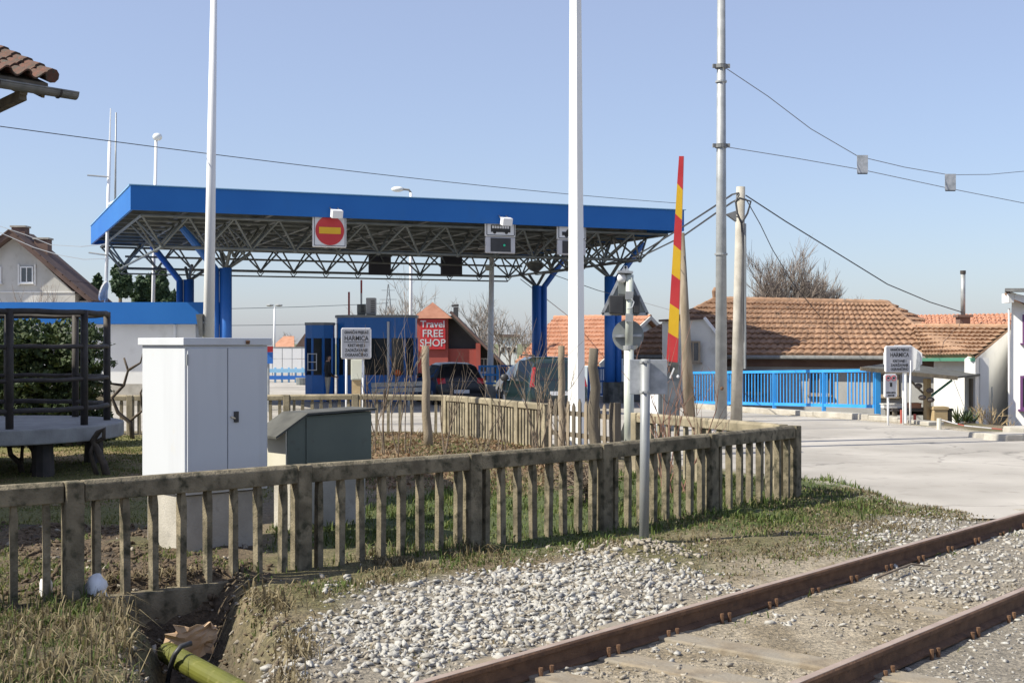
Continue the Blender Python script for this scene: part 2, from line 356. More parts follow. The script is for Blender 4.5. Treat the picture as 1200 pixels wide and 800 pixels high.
MOUND = G(757, 652)
BANKP = GP([(-60, 715), (110, 712), (150, 735), (140, 765), (150, 840), (-60, 840)])
def base_h(x, y):
    x = np.asarray(x, float); y = np.asarray(y, float)
    dr = (x - RA.x) * DV.x + (y - RA.y) * DV.y
    return -.2 * sst(26, 42, y) - .75 * sst(.35, 3.0, dr) * sst(30, 34.5, y + .25 * (x - 9))
def ground_h(x, y, fine=True):
    x = np.asarray(x, float); y = np.asarray(y, float)
    h = base_h(x, y)
    sd = sdpoly(x, y, ROAD)
    out = sst(.15, -.2, sd)
    h = h + np.where(sd > -.6, out * .085 - .05, .035)
    h = h + out * ((fbm(x, y, 1.3, 3) - .5) * .07 + (vnoise(x, y, .22, 9) - .5) * .03)
    s, q = track_sq(x, y)
    tr = sst(2.4, 1.1, np.abs(q + .75))
    h = h * (1 - tr) + tr * (-.005 + (fbm(x, y, .6, 5) - .5) * .05 + .02 * (vnoise(x, y, .15, 4) - .5))
    h = h + .14 * sst(0, 2.2, sdpoly(x, y, LEAF))
    h = h - .62 * sst(-.04, .36, sdpoly(x, y, PIT) + .22 * (fbm(x, y, .35, 8) - .5)) * (.85 + .3 * vnoise(x, y, .25, 18))
    h = h + .09 * np.exp(-((x - MOUND[0]) ** 2 + ((y - MOUND[1]) * .8) ** 2) / .13)
    dc = np.hypot(x + 2.5, y - 9.0)
    sl_ = sst(.0, .5, sdpoly(x, y, SOILS[0])); h = h + sl_ * (.10 * fbm(x, y, .8, 12) + .07 * (vnoise(x, y, .2, 14) - .4))
    return h
def gh(x, y): return float(ground_h(np.array([x]), np.array([y]))[0])

def axis(fine0, fine1, step, lo, hi, g=1.13):
    a = list(np.arange(fine0, fine1, step)); s = step
    b = fine1
    while b < hi: a.append(b); s *= g; b += s
    a.append(hi); s = step; b = fine0 - step; pre = []
    while b > lo: pre.append(b); s *= g; b -= s
    pre.append(lo); return np.array(pre[::-1] + a)
xs = axis(-5.2, 8.0, .075, -3000, 3000, 1.09); ys = axis(6.4, 19.5, .075, -60, 5000, 1.06)
GX, GY = np.meshgrid(xs, ys)
GZ = ground_h(GX, GY)
def mixc(c, f, d): return c * (1 - f[..., None]) + np.array(d) * f[..., None]
def ground_col(x, y):
    n1 = fbm(x, y, 1.1, 21); n2 = fbm(x, y, .35, 31); n3 = vnoise(x, y, .12, 41)
    c = np.zeros(x.shape + (3,)) + np.array((.165, .13, .082))                         # dry ground
    c = mixc(c, sst(.45, .65, n1), (.115, .105, .045))
    c = mixc(c, sst(.55, .8, n2) * .6, (.28, .23, .155))
    far = sst(60, 120, y); c = mixc(c, far, (.13, .14, .07))
    for g in GREENS: c = mixc(c, sst(-.3, .35, sdpoly(x, y, g) + (n2 - .5) * .8), (.07, .09, .026))
    lw = sst(-.2, .6, sdpoly(x, y, LAWN)); c = mixc(c, lw, (.16, .155, .05)); c = mixc(c, lw * sst(.5, .75, n1) * .7, (.25, .16, .10))
    lf = sst(-.2, .6, sdpoly(x, y, LEAF)); c = mixc(c, lf, (.19, .13, .075)); c = mixc(c, lf * sst(.5, .7, n2) * .6, (.26, .195, .115)); c = mixc(c, lf * sst(.52, .7, n1) * .7, (.12, .115, .045))
    so = sst(-.1, .3, sdpoly(x, y, SOILS[0]) + (n2 - .5) * .4); c = mixc(c, so, (.105, .075, .046)); c = mixc(c, so * sst(.5, .7, n2), (.06, .045, .03)); c = mixc(c, so * sst(.6, .75, n1) * .6, (.09, .095, .035))
    s, q = track_sq(x, y)
    tr = sst(2.2, 1.2, np.abs(q + .75) + (n2 - .5) * .8); c = mixc(c, tr, (.285, .245, .185)); c = mixc(c, tr * sst(.46, .66, n2) * .8, (.18, .145, .095))
    c = mixc(c, tr * sst(.6, .8, n1) * .5, (.35, .31, .25))
    for g in (GRAV, GRAV_IN, GRAV_R, GRAV_E): c = mixc(c, sst(-.25, .1, sdpoly(x, y, g) + (n2 - .5) * .3) * .85, (.20, .18, .15))
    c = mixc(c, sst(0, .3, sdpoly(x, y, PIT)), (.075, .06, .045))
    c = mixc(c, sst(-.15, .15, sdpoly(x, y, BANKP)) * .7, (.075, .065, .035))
    rd = sdpoly(x, y, ROAD); c = mixc(c, sst(-.5, -.1, rd + (n2 - .5) * .5) * .8, (.40, .365, .31))
    return c
gc = ground_col(GX.ravel(), GY.ravel())
ny, nx = GX.shape
idx = np.arange(nx * ny).reshape(ny, nx)
F = np.stack([idx[:-1, :-1], idx[:-1, 1:], idx[1:, 1:], idx[1:, :-1]], -1).reshape(-1, 4)
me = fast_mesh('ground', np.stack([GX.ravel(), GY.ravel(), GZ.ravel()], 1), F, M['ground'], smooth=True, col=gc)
tag(link('ground', me), kind='structure')

# road sheet, lying just below the verge so that the verge edge frays over it
rx = axis(1.5, 10, .25, -40, 36, 1.08); ry = axis(13, 36, .25, 8, 106, 1.08)
RX, RY = np.meshgrid(rx, ry); RZ = base_h(RX, RY) + .0
sd = sdpoly(RX, RY, ROAD); ny, nx = RX.shape; idx = np.arange(nx * ny).reshape(ny, nx)
keep = (np.maximum.reduce([sd[:-1, :-1], sd[:-1, 1:], sd[1:, 1:], sd[1:, :-1]]) > -.15).ravel()
F = np.stack([idx[:-1, :-1], idx[:-1, 1:], idx[1:, 1:], idx[1:, :-1]], -1).reshape(-1, 4)[keep]
tag(link('road', fast_mesh('road', np.stack([RX.ravel(), RY.ravel(), RZ.ravel()], 1), F, M['asphalt'], smooth=True)), kind='structure')

# ------------------------------------------------------------------ border canopy
C0 = V3((-11.0, 36.9, 0)); UW, VD, ZT, ZF, ZB = 18.3, 14.0, 6.5, 5.79, 4.83
def cp(u, v, z): return C0 + DV * u + NV * v + V3((0, 0, z))
UZ = V3((0, 0, 1))
canopy = thing('border_canopy', 'large flat canopy with bright blue fascia and open steel truss over the border lanes', 'canopy', cp(UW / 2, VD / 2, -.2))
t = .07
MB().obox(cp(UW / 2, 0, (ZT + ZF) / 2), DV * UW / 2, NV * t / 2, UZ * (ZT - ZF) / 2).build('fascia', M['blue_fascia'], canopy)
MB().obox(cp(UW / 2, VD, (ZT + ZF) / 2), DV * UW / 2, NV * t / 2, UZ * (ZT - ZF) / 2).build('fascia', M['blue_fascia'], canopy)
for uu in (t / 2, UW - t / 2):
    MB().obox(cp(uu, VD / 2, (ZT + ZF) / 2), DV * t / 2, NV * (VD / 2 - t / 2 - .002), UZ * ((ZT - ZF) / 2 - .003)).build('fascia', M['blue_fascia'], canopy)
MB().obox(cp(UW / 2, VD / 2, ZT - .10), DV * (UW / 2 - .12), NV * (VD / 2 - .08), UZ * .03).build('roof_deck', M['roof_deck'], canopy)
trim = MB()
trim.obox(cp(UW / 2, -.02, ZT + .015), DV * (UW / 2 + .05), NV * .07, UZ * .012); trim.obox(cp(.03, VD / 2, ZT + .016), DV * .06, NV * VD / 2, UZ * .012)
trim.build('edge_trim', M['blue_pale'], canopy)
for k in range(9):                       # purlins with dark gaps under the deck
    v = .9 + k * 1.5
    MB().obox(cp(UW / 2, v, 6.02), DV * (UW / 2 - .15), NV * .06, UZ * .13).build('purlin', M['truss'], canopy)
for k in range(7):
    MB().obox(cp(1.6 + k * 2.5, VD / 2, 5.84), DV * .07, NV * (VD / 2 - .1), UZ * .05).build('beam', M['dark_steel'], canopy)
NI, NJ, SU, SV, U0, V0 = 13, 9, 1.345, 1.49, .35, .3
def up_n(i, j): return cp(U0 + i * SU, V0 + j * SV, 5.68)
def lo_n(i, j): return cp(U0 + (i + .5) * SU, V0 + (j + .5) * SV, ZB)
for j in range(NJ + 1): MB().tube([up_n(0, j), up_n(NI, j)], .045, 6).build('top_chord', M['truss'], canopy)
for i in range(NI + 1): MB().tube([up_n(i, 0), up_n(i, NJ)], .045, 6).build('top_chord', M['truss'], canopy)
for j in (0, NJ - 1): MB().tube([lo_n(0, j), lo_n(NI - 1, j)], .05, 6).build('bottom_chord', M['truss'], canopy)
for i in (0, NI - 1): MB().tube([lo_n(i, 0), lo_n(i, NJ - 1)], .045, 6).build('bottom_chord', M['truss'], canopy)
for j in (3, NJ - 2): MB().tube([lo_n(0, j) + UZ * .36, lo_n(NI - 1, j) + UZ * .36], .04, 6).build('tie_rod', M['truss'], canopy)
lowp = MB(); lowp.tube([lo_n(0, NJ - 1) - UZ * .2 + NV * .1, lo_n(NI - 1, NJ - 1) - UZ * .2 + NV * .1], .03, 6)
for i in range(NI):
    for a_ in (-.16, .16): lowp.bar(lo_n(i, NJ - 1) - UZ * .2 + NV * .1, lo_n(i, NJ - 1) + DV * a_, .03)
lowp.build('lower_pipe', M['truss'], canopy)
unit = MB().tube([(0, 0, 0), (0, 0, 1)], .036, 5, cap=False).mesh('diagonal', M['truss'])
for j in range(NJ):
    for i in range(NI):
        if not (j in (0, NJ - 1) or (i in (0, NI - 1) and (j in (1, NJ - 2) or i)) or (i in (2, NI - 2) and j < 4)): continue
        for a_, b_ in ((0, 0), (1, 0), (0, 1), (1, 1)):
            p, q = lo_n(i, j), up_n(i + a_, j + b_); d = q - p
            put('diagonal', unit, canopy, Matrix.Translation(p) @ d.to_track_quat('Z', 'Y').to_matrix().to_4x4() @ Matrix.Diagonal((1, 1, d.length, 1)))
        MB().ball(lo_n(i, j), .085, 8, 5).build('truss_node', M['truss'], canopy)
for (u, v, s) in ((3.25, 3, -1), (3.3, 11.1, -1), (17.0, 3, 1), (17.5, 10.7, 1)):
    for k, du in enumerate((0, s * .33)):
        b = cp(u + du, v, 0); zg = gh(b.x, b.y) - .05
        pts = [V3((b.x, b.y, zg)), V3((b.x, b.y, 4.35))]
        col_ = MB().tube(pts, .20 if k == 0 else .13, 14).build('column', M['blue_dark'], canopy, smooth=True)
    MB().tube([cp(u + s * .33, v, 4.3), cp(u + s * 1.35, v, 5.6)], .12, 10).build('brace', M['blue_dark'], canopy)
    for (a, b_) in ((0, .8), (0, -.8), (-s * .8, 0)):
        MB().tube([cp(u, v, 4.3), cp(u + a, v + b_, ZB + .02)], .06, 6).build('strut', M['truss'], canopy)
    MB().tube([cp(u + s * .18, v, -.3), cp(u + s * .18, v, .55)], .42, 16).build('column_base', M['dark_steel'], canopy)

# signs hung on the canopy's front truss
def csign(u, z0, z1, wd, name, label, parts):
    s = thing(name, label, 'sign', cp(u, -.05, z0)); parts(s, u, z0, z1, wd); return s
def face(s, u, z0, z1, wd, m, name='panel', v=.12, th=.05, bev=.03):
    return MB().obox(cp(u, v, (z0 + z1) / 2), DV * wd / 2, NV * th, UZ * (z1 - z0) / 2).build(name, m, s, bevel=bev)
def disc(c, r, n, nrm, th, xd=DV):
    m = MB(); m.prism([V3(c) + xd * r * math.cos(2 * math.pi * k / n) + UZ * r * math.sin(2 * math.pi * k / n) for k in range(n)], V3(nrm) * th); return m
def u_of(px, v):            # canopy coordinate u of a picture column
    k = (px - 600) / FPX; b = C0 + NV * v; return (k * b.y - b.x) / (DV.x - k * DV.y)
def z_of(u, v, py): return EYE - (py - HY) / FPX * (C0 + DV * u + NV * v).y
v_s = .12
def noentry(s, u, z0, z1, wd):
    face(s, u, z0, z1, wd, M['sign_white']); cz = (z0 + z1) / 2 + .03; f = v_s - .052
    for (a, b) in ((-1, 0), (1, 0)): MB().obox(cp(u + a * (wd / 2 - .05), f, cz - .03), DV * .008, NV * .004, UZ * ((z1 - z0) / 2 - .05)).build('border_line', M['ink'], s)
    MB().obox(cp(u, f, z0 + .05), DV * (wd / 2 - .05), NV * .003, UZ * .008).build('border_line', M['ink'], s)
    disc(cp(u, f, cz), wd * .425, 40, -NV, .012).build('red_disc', M['red_paint'], s)
    MB().obox(cp(u, f - .016, cz), DV * wd * .32, NV * .004, UZ * .1).build('yellow_bar', M['yellow_paint'], s)
u1 = u_of(386, v_s); csign(u1, z_of(u1, v_s, 290), z_of(u1, v_s, 253), 1.06, 'no_entry_sign', 'square white sign with red no entry disc and yellow bar under the blue fascia', noentry)
def lane_sign(icon):
    def f(s, u, z0, z1, wd):
        zm = z0 + (z1 - z0) * .5
        face(s, u, zm + .012, z1, wd, M['sign_white']); face(s, u, z0, zm, wd * .98, M['sign_grey'], 'lower_panel')
        fz = v_s - .053
        for a in (-1, 1): MB().obox(cp(u + a * (wd / 2 - .05), fz, (zm + z1) / 2), DV * .012, NV * .004, UZ * ((z1 - zm) / 2 - .06)).build('border_line', M['ink'], s)
        MB().obox(cp(u, fz, zm + .055), DV * (wd / 2 - .062), NV * .004, UZ * .012).build('border_line', M['ink'], s)
        MB().obox(cp(u, fz, z0 + (zm - z0) * .52), DV * wd * .33, NV * .012, UZ * (zm - z0) * .42).build('signal_box', M['black_plastic'], s)
        cz = zm + (z1 - zm) * .52; g = MB(); wn = MB()
        if icon == 'bus':
            g.obox(cp(u, fz, cz), DV * .34, NV * .006, UZ * .115)
            for k in (-.21, .2): g.prism([cp(u + k + .055 * math.cos(a), fz - .006, cz - .12 + .055 * math.sin(a)) for a in np.linspace(0, 6.28, 13)[:-1]], NV * .01)
            for k in range(7): wn.obox(cp(u - .27 + k * .088, fz - .009, cz + .045), DV * .033, NV * .003, UZ * .04)
            wn.build('window_icon', M['sign_white'], s)
            MB().ball(cp(u + .12, fz - .02, z0 + (zm - z0) * .5), .04, 10, 6).build('green_light', M['green_lens'], s)
        else:
            g.obox(cp(u, fz, cz - .05), DV * .36, NV * .006, UZ * .06); g.prism([cp(u + a, fz, cz + b) for a, b in ((-.24, .0), (-.13, .12), (.12, .12), (.25, .0))], NV * -.008)
            for k in (-.2, .2): g.prism([cp(u + k + .07 * math.cos(a), fz - .006, cz - .11 + .07 * math.sin(a)) for a in np.linspace(0, 6.28, 13)[:-1]], NV * .01)
        g.build(icon + '_icon', M['ink'], s)
    return f
u2 = u_of(586, v_s); csign(u2, z_of(u2, v_s, 297), z_of(u2, v_s, 259), 1.06, 'lane_sign', 'white lane sign with black bus symbol above a dark signal box with green light', lane_sign('bus'))
u3 = u_of(669.5, v_s); csign(u3, z_of(u3, v_s, 299), z_of(u3, v_s, 264), 1.06, 'lane_sign', 'white lane sign with car symbol half hidden behind the tall white pole', lane_sign('car'))
for (uu, dz, lab) in ((u1 + .1, .0, 'small white floodlight above the red no entry sign'), (u2 + .02, -.02, 'small white floodlight above the bus lane sign')):
    py = 251 if uu < 10 else 260; zz = z_of(uu, -.3, py)
    fl = thing('floodlight', lab, 'lamp', cp(uu, -.25, zz))
    MB().obox(cp(uu, -.38, zz), DV * .17, (NV * .12 + UZ * .03), UZ * .12 - NV * .03).build('lamp_housing', M['white_metal'], fl, bevel=.02)
    for a in (-.12, .12): MB().bar(cp(uu + a, -.3, zz + .08), cp(uu + a, -.03, zz + .22), .03).build('bracket', M['galv'], fl)
for px, lab in ((445, 'dark blank back of a lane sign hanging in the rear truss, left'), (529, 'dark blank back of a lane sign hanging in the rear truss, right')):
    uu = u_of(px, 12.6); s = thing('rear_sign', lab, 'sign', cp(uu, 12.6, z_of(uu, 12.6, 323)), 'signs on the rear truss')
    MB().obox(cp(uu, 12.6, (z_of(uu, 12.6, 323) + z_of(uu, 12.6, 296)) / 2), DV * .47, NV * .05, UZ * .45).build('sign_box', M['panel_dark'], s)
    MB().obox(cp(uu, 12.52, z_of(uu, 12.6, 300)), DV * .5, NV * .03, UZ * .03).build('hanger', M['truss'], s)
# round lamp hanging under the truss near the right rear column
uu = u_of(627, 6); zz = z_of(uu, 6, 309)
dl = thing('dome_lamp', 'round domed lamp hanging under the truss beside the right rear column', 'lamp', cp(uu, 6, zz))
dm = MB(); n = 16
for k in range(5):
    t0, t1 = k * math.pi / 10, (k + 1) * math.pi / 10
    for i in range(n):
        a, b = 2 * math.pi * i / n, 2 * math.pi * (i + 1) / n
        f = lambda t, a: cp(uu, 6, zz) + V3((.33 * math.cos(t) * math.cos(a), .33 * math.cos(t) * math.sin(a), -.3 * math.sin(t)))
        dm.add([f(t0, a), f(t0, b), f(t1, b), f(t1, a)], [(0, 1, 2, 3)])
dm.build('bowl', M['dark_steel'], dl, smooth=True)
MB().tube([cp(uu, 6, zz + .02), cp(uu, 6, zz + .1)], [.32, .2], 16).build('reflector', M['lamp_glass'], dl)
MB().tube([cp(uu, 6, zz + .1), cp(uu, 6, ZB + .3)], .03, 6).build('hanger', M['truss'], dl)

# ------------------------------------------------------------------ house helpers
def roof_tiles(parent, A, B, Cc, D, mat_, courses, cols, th=.05, wave=.03, name='tile_course', share=None):
    """eave A->B, ridge D->C ; each course a strip of wavy tiles whose lower edge stands proud"""
    A, B, Cc, D = map(V3, (A, B, Cc, D)); nrm = (B - A).cross(D - A).normalized()
    if nrm.z < 0: nrm = -nrm
    for k in range(courses):
        t0, t1 = k / courses, min(1, (k + 1.12) / courses); vs = []; fs = []
        sub = cols * 4
        for i in range(sub + 1):
            s = i / sub; wv = wave * abs(math.sin(math.pi * i / 4)) + random.uniform(-.004, .004)
            jag = random.uniform(-.05, .05) / courses
            lo = (A.lerp(B, s)).lerp(D.lerp(Cc, s), max(0, t0 + jag)); hi = (A.lerp(B, s)).lerp(D.lerp(Cc, s), t1)
            vs += [lo + nrm * .005, lo + nrm * (th + wv), hi + nrm * (.012 + wv)]
        for i in range(sub):
            a = i * 3; fs += [(a, a + 3, a + 4, a + 1), (a + 1, a + 4, a + 5, a + 2)]
        MB().add(vs, fs).build(name, mat_, parent, fix=False)
def slab_roof(parent, pts, mat_, th=.06, name='roof_base'):
    return MB().prism(pts, (0, 0, -th)).build(name, mat_, parent)
def ridge_caps(parent, p, q, mat_, n, r=.12):
    p, q = V3(p), V3(q)
    for k in range(n):
        a, b = p.lerp(q, k / n), p.lerp(q, (k + 1.08) / n)
        MB().tube([a + UZ * .02, b + UZ * .02], [r * 1.08, r * .9], 7).build('ridge_tile', mat_, parent)
def wallpoly(parent, pts, mat_, inward, name='wall'):
    return MB().prism(pts, inward).build(name, mat_, parent)
def window(parent, c, xd, out, w_, h_, fm, gm, name='window', mull=True, sill=True, d=.06):
    c = V3(c); xd = V3(xd).normalized(); out = V3(out).normalized()
    fr = MB()
    for a in (-1, 1): fr.obox(c + xd * a * (w_ / 2 - .03) + out * .02, xd * .035, out * .04, UZ * h_ / 2)
    for a in (-1, 1): fr.obox(c + UZ * a * (h_ / 2 - .03) + out * .02, xd * (w_ / 2 - .066), out * .038, UZ * .035)
    if mull: fr.obox(c + out * .02, xd * .025, out * .036, UZ * (h_ / 2 - .066))
    o = fr.build(name, fm, parent)
    MB().obox(c, xd * (w_ / 2 - .05), out * .012, UZ * (h_ / 2 - .05)).build('pane', gm, o)
    if sill: MB().obox(c + UZ * (-h_ / 2 - .03) + out * .05, xd * (w_ / 2 + .06), out * .09, UZ * .025).build('sill', fm, o)
    return o

# ------------------------------------------------------------------ low blue-topped border building, left
Zb = 43.5; xr, xw = (260 - 600) / FPX * Zb, (225 - 600) / FPX * Zb
bb = thing('border_building', 'low white flat roofed building with broad blue fascia left of the canopy', 'building', (xr - 6, Zb, -.2))
zt, zf = EYE + 48 * Zb / FPX, EYE + 22.5 * Zb / FPX
MB().prism([(xr - 16, Zb, zf), (xr, Zb, zf), (xr - 1.3, Zb + 4.5, zf), (xr - 16, Zb + 4.5, zf)], (0, 0, zt - zf)).build('fascia', M['blue_fascia'], bb)
MB().box((xr - 15.6, Zb + .5, .55), (xw, Zb + 4, zf - .005)).build('wall', M['plaster'], bb)
MB().box((xr - 15.6, Zb + .44, -.35), (xw + .05, Zb + 4, .545)).build('plinth', M['concrete'], bb)
MB().tube([(xw - .7, Zb + .45, .3), (xw - .7, Zb + .45, zf - .02)], .05, 8).build('downpipe', M['white_metal'], bb)
window(bb, (xw - 4.2, Zb + .5, 1.5), (1, 0, 0), (0, -1, 0), 1.6, 1.0, M['white_metal'], M['glass_house'])
MB().tube([(xr - .6, Zb + .3, .2), (xr - .6, Zb + .3, zf)], .05, 8).build('post', M['white_metal'], bb)

# ------------------------------------------------------------------ brown roofed gable house, far left
Zh = 72; k = Zh / FPX
def hp(px, py, dz=0): return P(px, py, Zh + dz)
hs = thing('gable_house', 'pale gabled house with steep brown roof and two chimneys behind the low blue building', 'house', hp(18, 430))
zg = -.5
L0 = hp(-78, 350); R0 = hp(88, 344); ap = hp(17, 278)
wallpoly(hs, [V3((L0.x, Zh, zg)), V3((R0.x, Zh, zg)), R0, ap, L0], M['plaster_grey'], (0, 2.4, 0))
MB().box((R0.x - .02, Zh + .6, zg), (hp(112, 0).x, Zh + 2.2, hp(0, 352).z)).build('side_wall', M['plaster_grey'], hs)
re = hp(112, 352); le = hp(-84, 352); rp = hp(17, 270.5)
for (e_, nm) in ((re, 1), (le, -1)):
    MB().prism([e_ + V3((0, -.7, 0)), rp + V3((0, -.7, 0)), rp + V3((0, -.7, -.32)), e_ + V3((0, -.7, -.25))], (0, 3.4, 0)).build('roof_slope', M['tile_dark'], hs)
    d = (rp - e_)
    for j in range(11):
        q = e_ + d * (j / 11.0); nrm = V3((-d.z, 0, d.x)).normalized() * (1 if nm < 0 else -1)
        if nrm.z < 0: nrm = -nrm
        MB().obox(q + d * .035 + nrm * .03 + V3((0, 1.0, 0)), d * .05, V3((0, 1.75, 0)), nrm * .03).build('tile_course', M['tile_dark'], hs)
for px, y0, y1, dz in ((24, 267, 277, .9), (50.5, 281, 296, 1.0)):
    c = P(px, y0, Zh + dz); ch = MB().box((c.x - .38, c.y - .35, c.z - 1.6), (c.x + .38, c.y + .35, c.z)).build('chimney', M['plaster_brown'], hs)
    MB().box((c.x - .45, c.y - .42, c.z + .002), (c.x + .45, c.y + .42, c.z + .1)).build('cap', M['concrete'], ch)
for px in (-6, 31.5, -44): 
    c = hp(px, 322, -.05); window(hs, c, (1, 0, 0), (0, -1, 0), .72, .92, M['white_metal'], M['glass_house'])
c = hp(31.5, 322, -.03)
for a, b, w_, h_ in ((-.46, 0, .05, .6), (.46, 0, .05, .6)): MB().box((c.x + a - w_, c.y - .04, c.z - h_), (c.x + a + w_, c.y, c.z + h_)).build('window_surround', M['plaster'], hs)
MB().box((L0.x, Zh - .04, hp(0, 343).z), (R0.x, Zh - .003, hp(0, 341.5).z)).build('string_course', M['plaster'], hs)

# ------------------------------------------------------------------ orange tiled house behind the van
oh = thing('tiled_house', 'low house with orange tile roof and pale blue gable behind the dark van', 'house', P(690, 440, 60))
ap, rl, e1, el, e2 = P(762, 371.5, 62), P(650, 373, 66), P(702, 427, 58), P(604, 425, 62), P(812, 424, 66)
slab_roof(oh, [el, e1, ap, rl], M['tile_orange']); slab_roof(oh, [ap, e2, e2 + (rl - ap), rl], M['tile_orange'])
roof_tiles(oh, el, e1, ap, rl, M['tile_orange'], 11, 26, th=.09, wave=.05)
ridge_caps(oh, rl, ap, M['tile_orange'], 16, .13)
ins = (rl - ap).normalized() * .35
wallpoly(oh, [V3((e1.x + .25, e1.y + .3, -1)) + ins, V3((e2.x - .25, e2.y - .3, -1)) + ins, e2 + ins - UZ * .1, ap + ins - UZ * .12, e1 + ins - UZ * .1], M['plaster_blue'], ins * 8)
vn = (e2 - e1).normalized()
for a, b in ((e1, ap), (ap, e2)): MB().bar(a - UZ * .03 - ins * .1, b - UZ * .03 - ins * .1, .06, .18).build('verge_board', M['plaster_grey'], oh)
wallpoly(oh, [V3((el.x, el.y, -1)) + V3((.3, .4, 0)), V3((e1.x, e1.y, -1)) + V3((.1, .5, 0)), e1 + V3((.1, .5, .02)), el + V3((.3, .4, .02))], M['plaster_blue'], (0, .25, 0))
gd = (e2 - e1); gd.z = 0; gd.normalize(); gout = V3((gd.y, -gd.x, 0))
c = P(759.5, 410, 61.3) + ins * 0 ; c = e1 + (e2 - e1) * .50 + ins; c.z = .75
MB().obox(c + gout * .03, gd * .42, gout * .05, UZ * .95).build('door', M['green_paint'], oh)
c2 = e1 + (e2 - e1) * .5 + ins; c2.z = 2.2; MB().obox(c2 + gout * .02, gd * .12, gout * .04, UZ * .16).build('vent', M['panel_dark'], oh)

# ------------------------------------------------------------------ long brown tiled house beyond the blue railing
lh = thing('long_house', 'long low house with weathered brown tiled hip roof beyond the blue railing', 'house', P(940, 470, 45))
rL, rR = P(838, 351.5, 50), P(1040, 356, 46.5)
eL, eR = V3((3.57, 48.5, 1.5)), P(1111, 418, 41.9)
bk = V3((.525, .851, 0)); hL = eL + bk * 7; hR = eR + bk * 7
for pts in ([eL, eR, rR, rL], [eR, hR, rR], [hL, eL, rL], [hR, hL, rL, rR]): slab_roof(lh, pts, M['tile_brown'], .08)
roof_tiles(lh, eL, eR, rR, rL, M['tile_brown'], 11, 44, th=.1, wave=.05)
def hip_tiles(parent, a, b, apx, mat_, n, cols): roof_tiles(parent, a, b, apx, apx + (a - b) * .001, mat_, n, cols, th=.08, wave=.05)
hip_tiles(lh, hL, eL, rL, M['tile_brown'], 11, 18); hip_tiles(lh, eR, hR, rR, M['tile_brown'], 11, 18)
ridge_caps(lh, rL, rR, M['tile_brown'], 22, .13); ridge_caps(lh, rR, eR, M['tile_brown'], 14, .11); ridge_caps(lh, rL, eL, M['tile_brown'], 14, .11)
MB().tube([rL + UZ * .05, rL + UZ * .35, rL + UZ * .5], [.1, .13, .05], 8).build('finial', M['tile_brown'], lh)
ed = (eR - eL).normalized()
MB().tube([eL - bk * .06 - UZ * .05, eR - bk * .06 - UZ * .05], .075, 7).build('gutter', M['zinc'], lh)
ww = [eL + ed * .5 + bk * .5, eR - ed * .5 + bk * .5]
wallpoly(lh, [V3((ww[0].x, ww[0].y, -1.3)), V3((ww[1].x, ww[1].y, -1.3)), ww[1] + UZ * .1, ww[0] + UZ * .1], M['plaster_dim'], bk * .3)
MB().bar(ww[0] - bk * .03 - UZ * .18, ww[1] - bk * .03 - UZ * .18, .05, .42).build('eave_board', M['plaster_brown'], lh)
w2 = hR - ed * .5 - bk * .3
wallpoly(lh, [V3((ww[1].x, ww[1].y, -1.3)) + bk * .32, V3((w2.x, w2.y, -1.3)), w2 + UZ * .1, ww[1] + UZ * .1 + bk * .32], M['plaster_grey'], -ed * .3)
for a in (.45, .66, .86):
    c = ww[0].lerp(ww[1], a); c.z = .55; window(lh, c - bk * .02, ed, -bk, .8, .8, M['wood_old'], M['glass_house'])
MB().tube([eR - bk * .1 - UZ * .1, eR - bk * .1 - UZ * .28, eR + bk * .4 - ed * .45 - UZ * .5, V3((eR.x, eR.y, -1)) + bk * .4 - ed * .45], .05, 7).build('downpipe', M['zinc'], lh)
# grey annex in front of its left hip
an = thing('annex_shed', 'small grey plastered shed at the left end of the long brown tiled house', 'shed', P(810, 445, 44.5))
a0, a1 = P(776, 377, 45.5), P(825, 374, 45)
a2 = P(846, 402, 44.8)
wallpoly(an, [V3((a0.x, a0.y, -1)), V3((a2.x, a2.y, -1)), a2, a1, a0], M['plaster_grey'], (.4, 2.0, 0))
MB().bar(a0 + V3((-.1, 0, .04)), a1 + V3((0, 0, .04)), .3, .07).build('roof_edge', M['tile_dark'], an)
MB().bar(a1 + V3((.02, 0, .05)), a2 + V3((.1, 0, .0)), .3, .08).build('verge_board', M['sign_white'], an)
window(an, P(812, 412, 44.9), (1, 0, 0), (0, -1, 0), .5, .75, M['wood_old'], M['glass_house'])

# ------------------------------------------------------------------ houses at the right edge
rh = thing('white_gable_house', 'small whitewashed house with two toned tile roof and tall metal flue', 'house', P(1150, 495, 38))
r1, r0, e1, e0 = P(1184, 384, 39), P(1070, 383, 44.5), P(1143, 418.5, 36), P(1085, 419, 40.2)
slab_roof(rh, [e0, e1, r1, r0], M['tile_mid']); roof_tiles(rh, e0, e1, r1, r0, M['tile_mid'], 8, 16, th=.11, wave=.06)
ridge_caps(rh, r0, r1, M['tile_mid'], 16, .1)
rb1, rb0 = P(1188, 368, 46), P(1060, 370, 52)
slab_roof(rh, [r0 + V3((-.2, .1, -.03)), r1 + V3((.3, .2, -.03)), rb1, rb0], M['tile_orange'], name='rear_roof_base'); roof_tiles(rh, r0 + V3((-.2, .1, -.03)), r1 + V3((.3, .2, -.03)), rb1, rb0, M['tile_orange'], 5, 26, th=.06, wave=.04)
gv = (r1 - e1); gv.z = 0; gv.normalize(); go = V3((gv.y, -gv.x, 0))
wallpoly(rh, [V3((e1.x, e1.y, -.9)), V3((r1.x, r1.y, -.9)) + gv * .6, r1 + gv * .6 - UZ * .05, r1 - UZ * .05, e1 - UZ * .06], M['plaster'], -go * .3)
fv = (e0 - e1); fv.z = 0; fv.normalize(); fo = V3((fv.y, -fv.x, 0)); fo = fo if fo.y < 0 else -fo
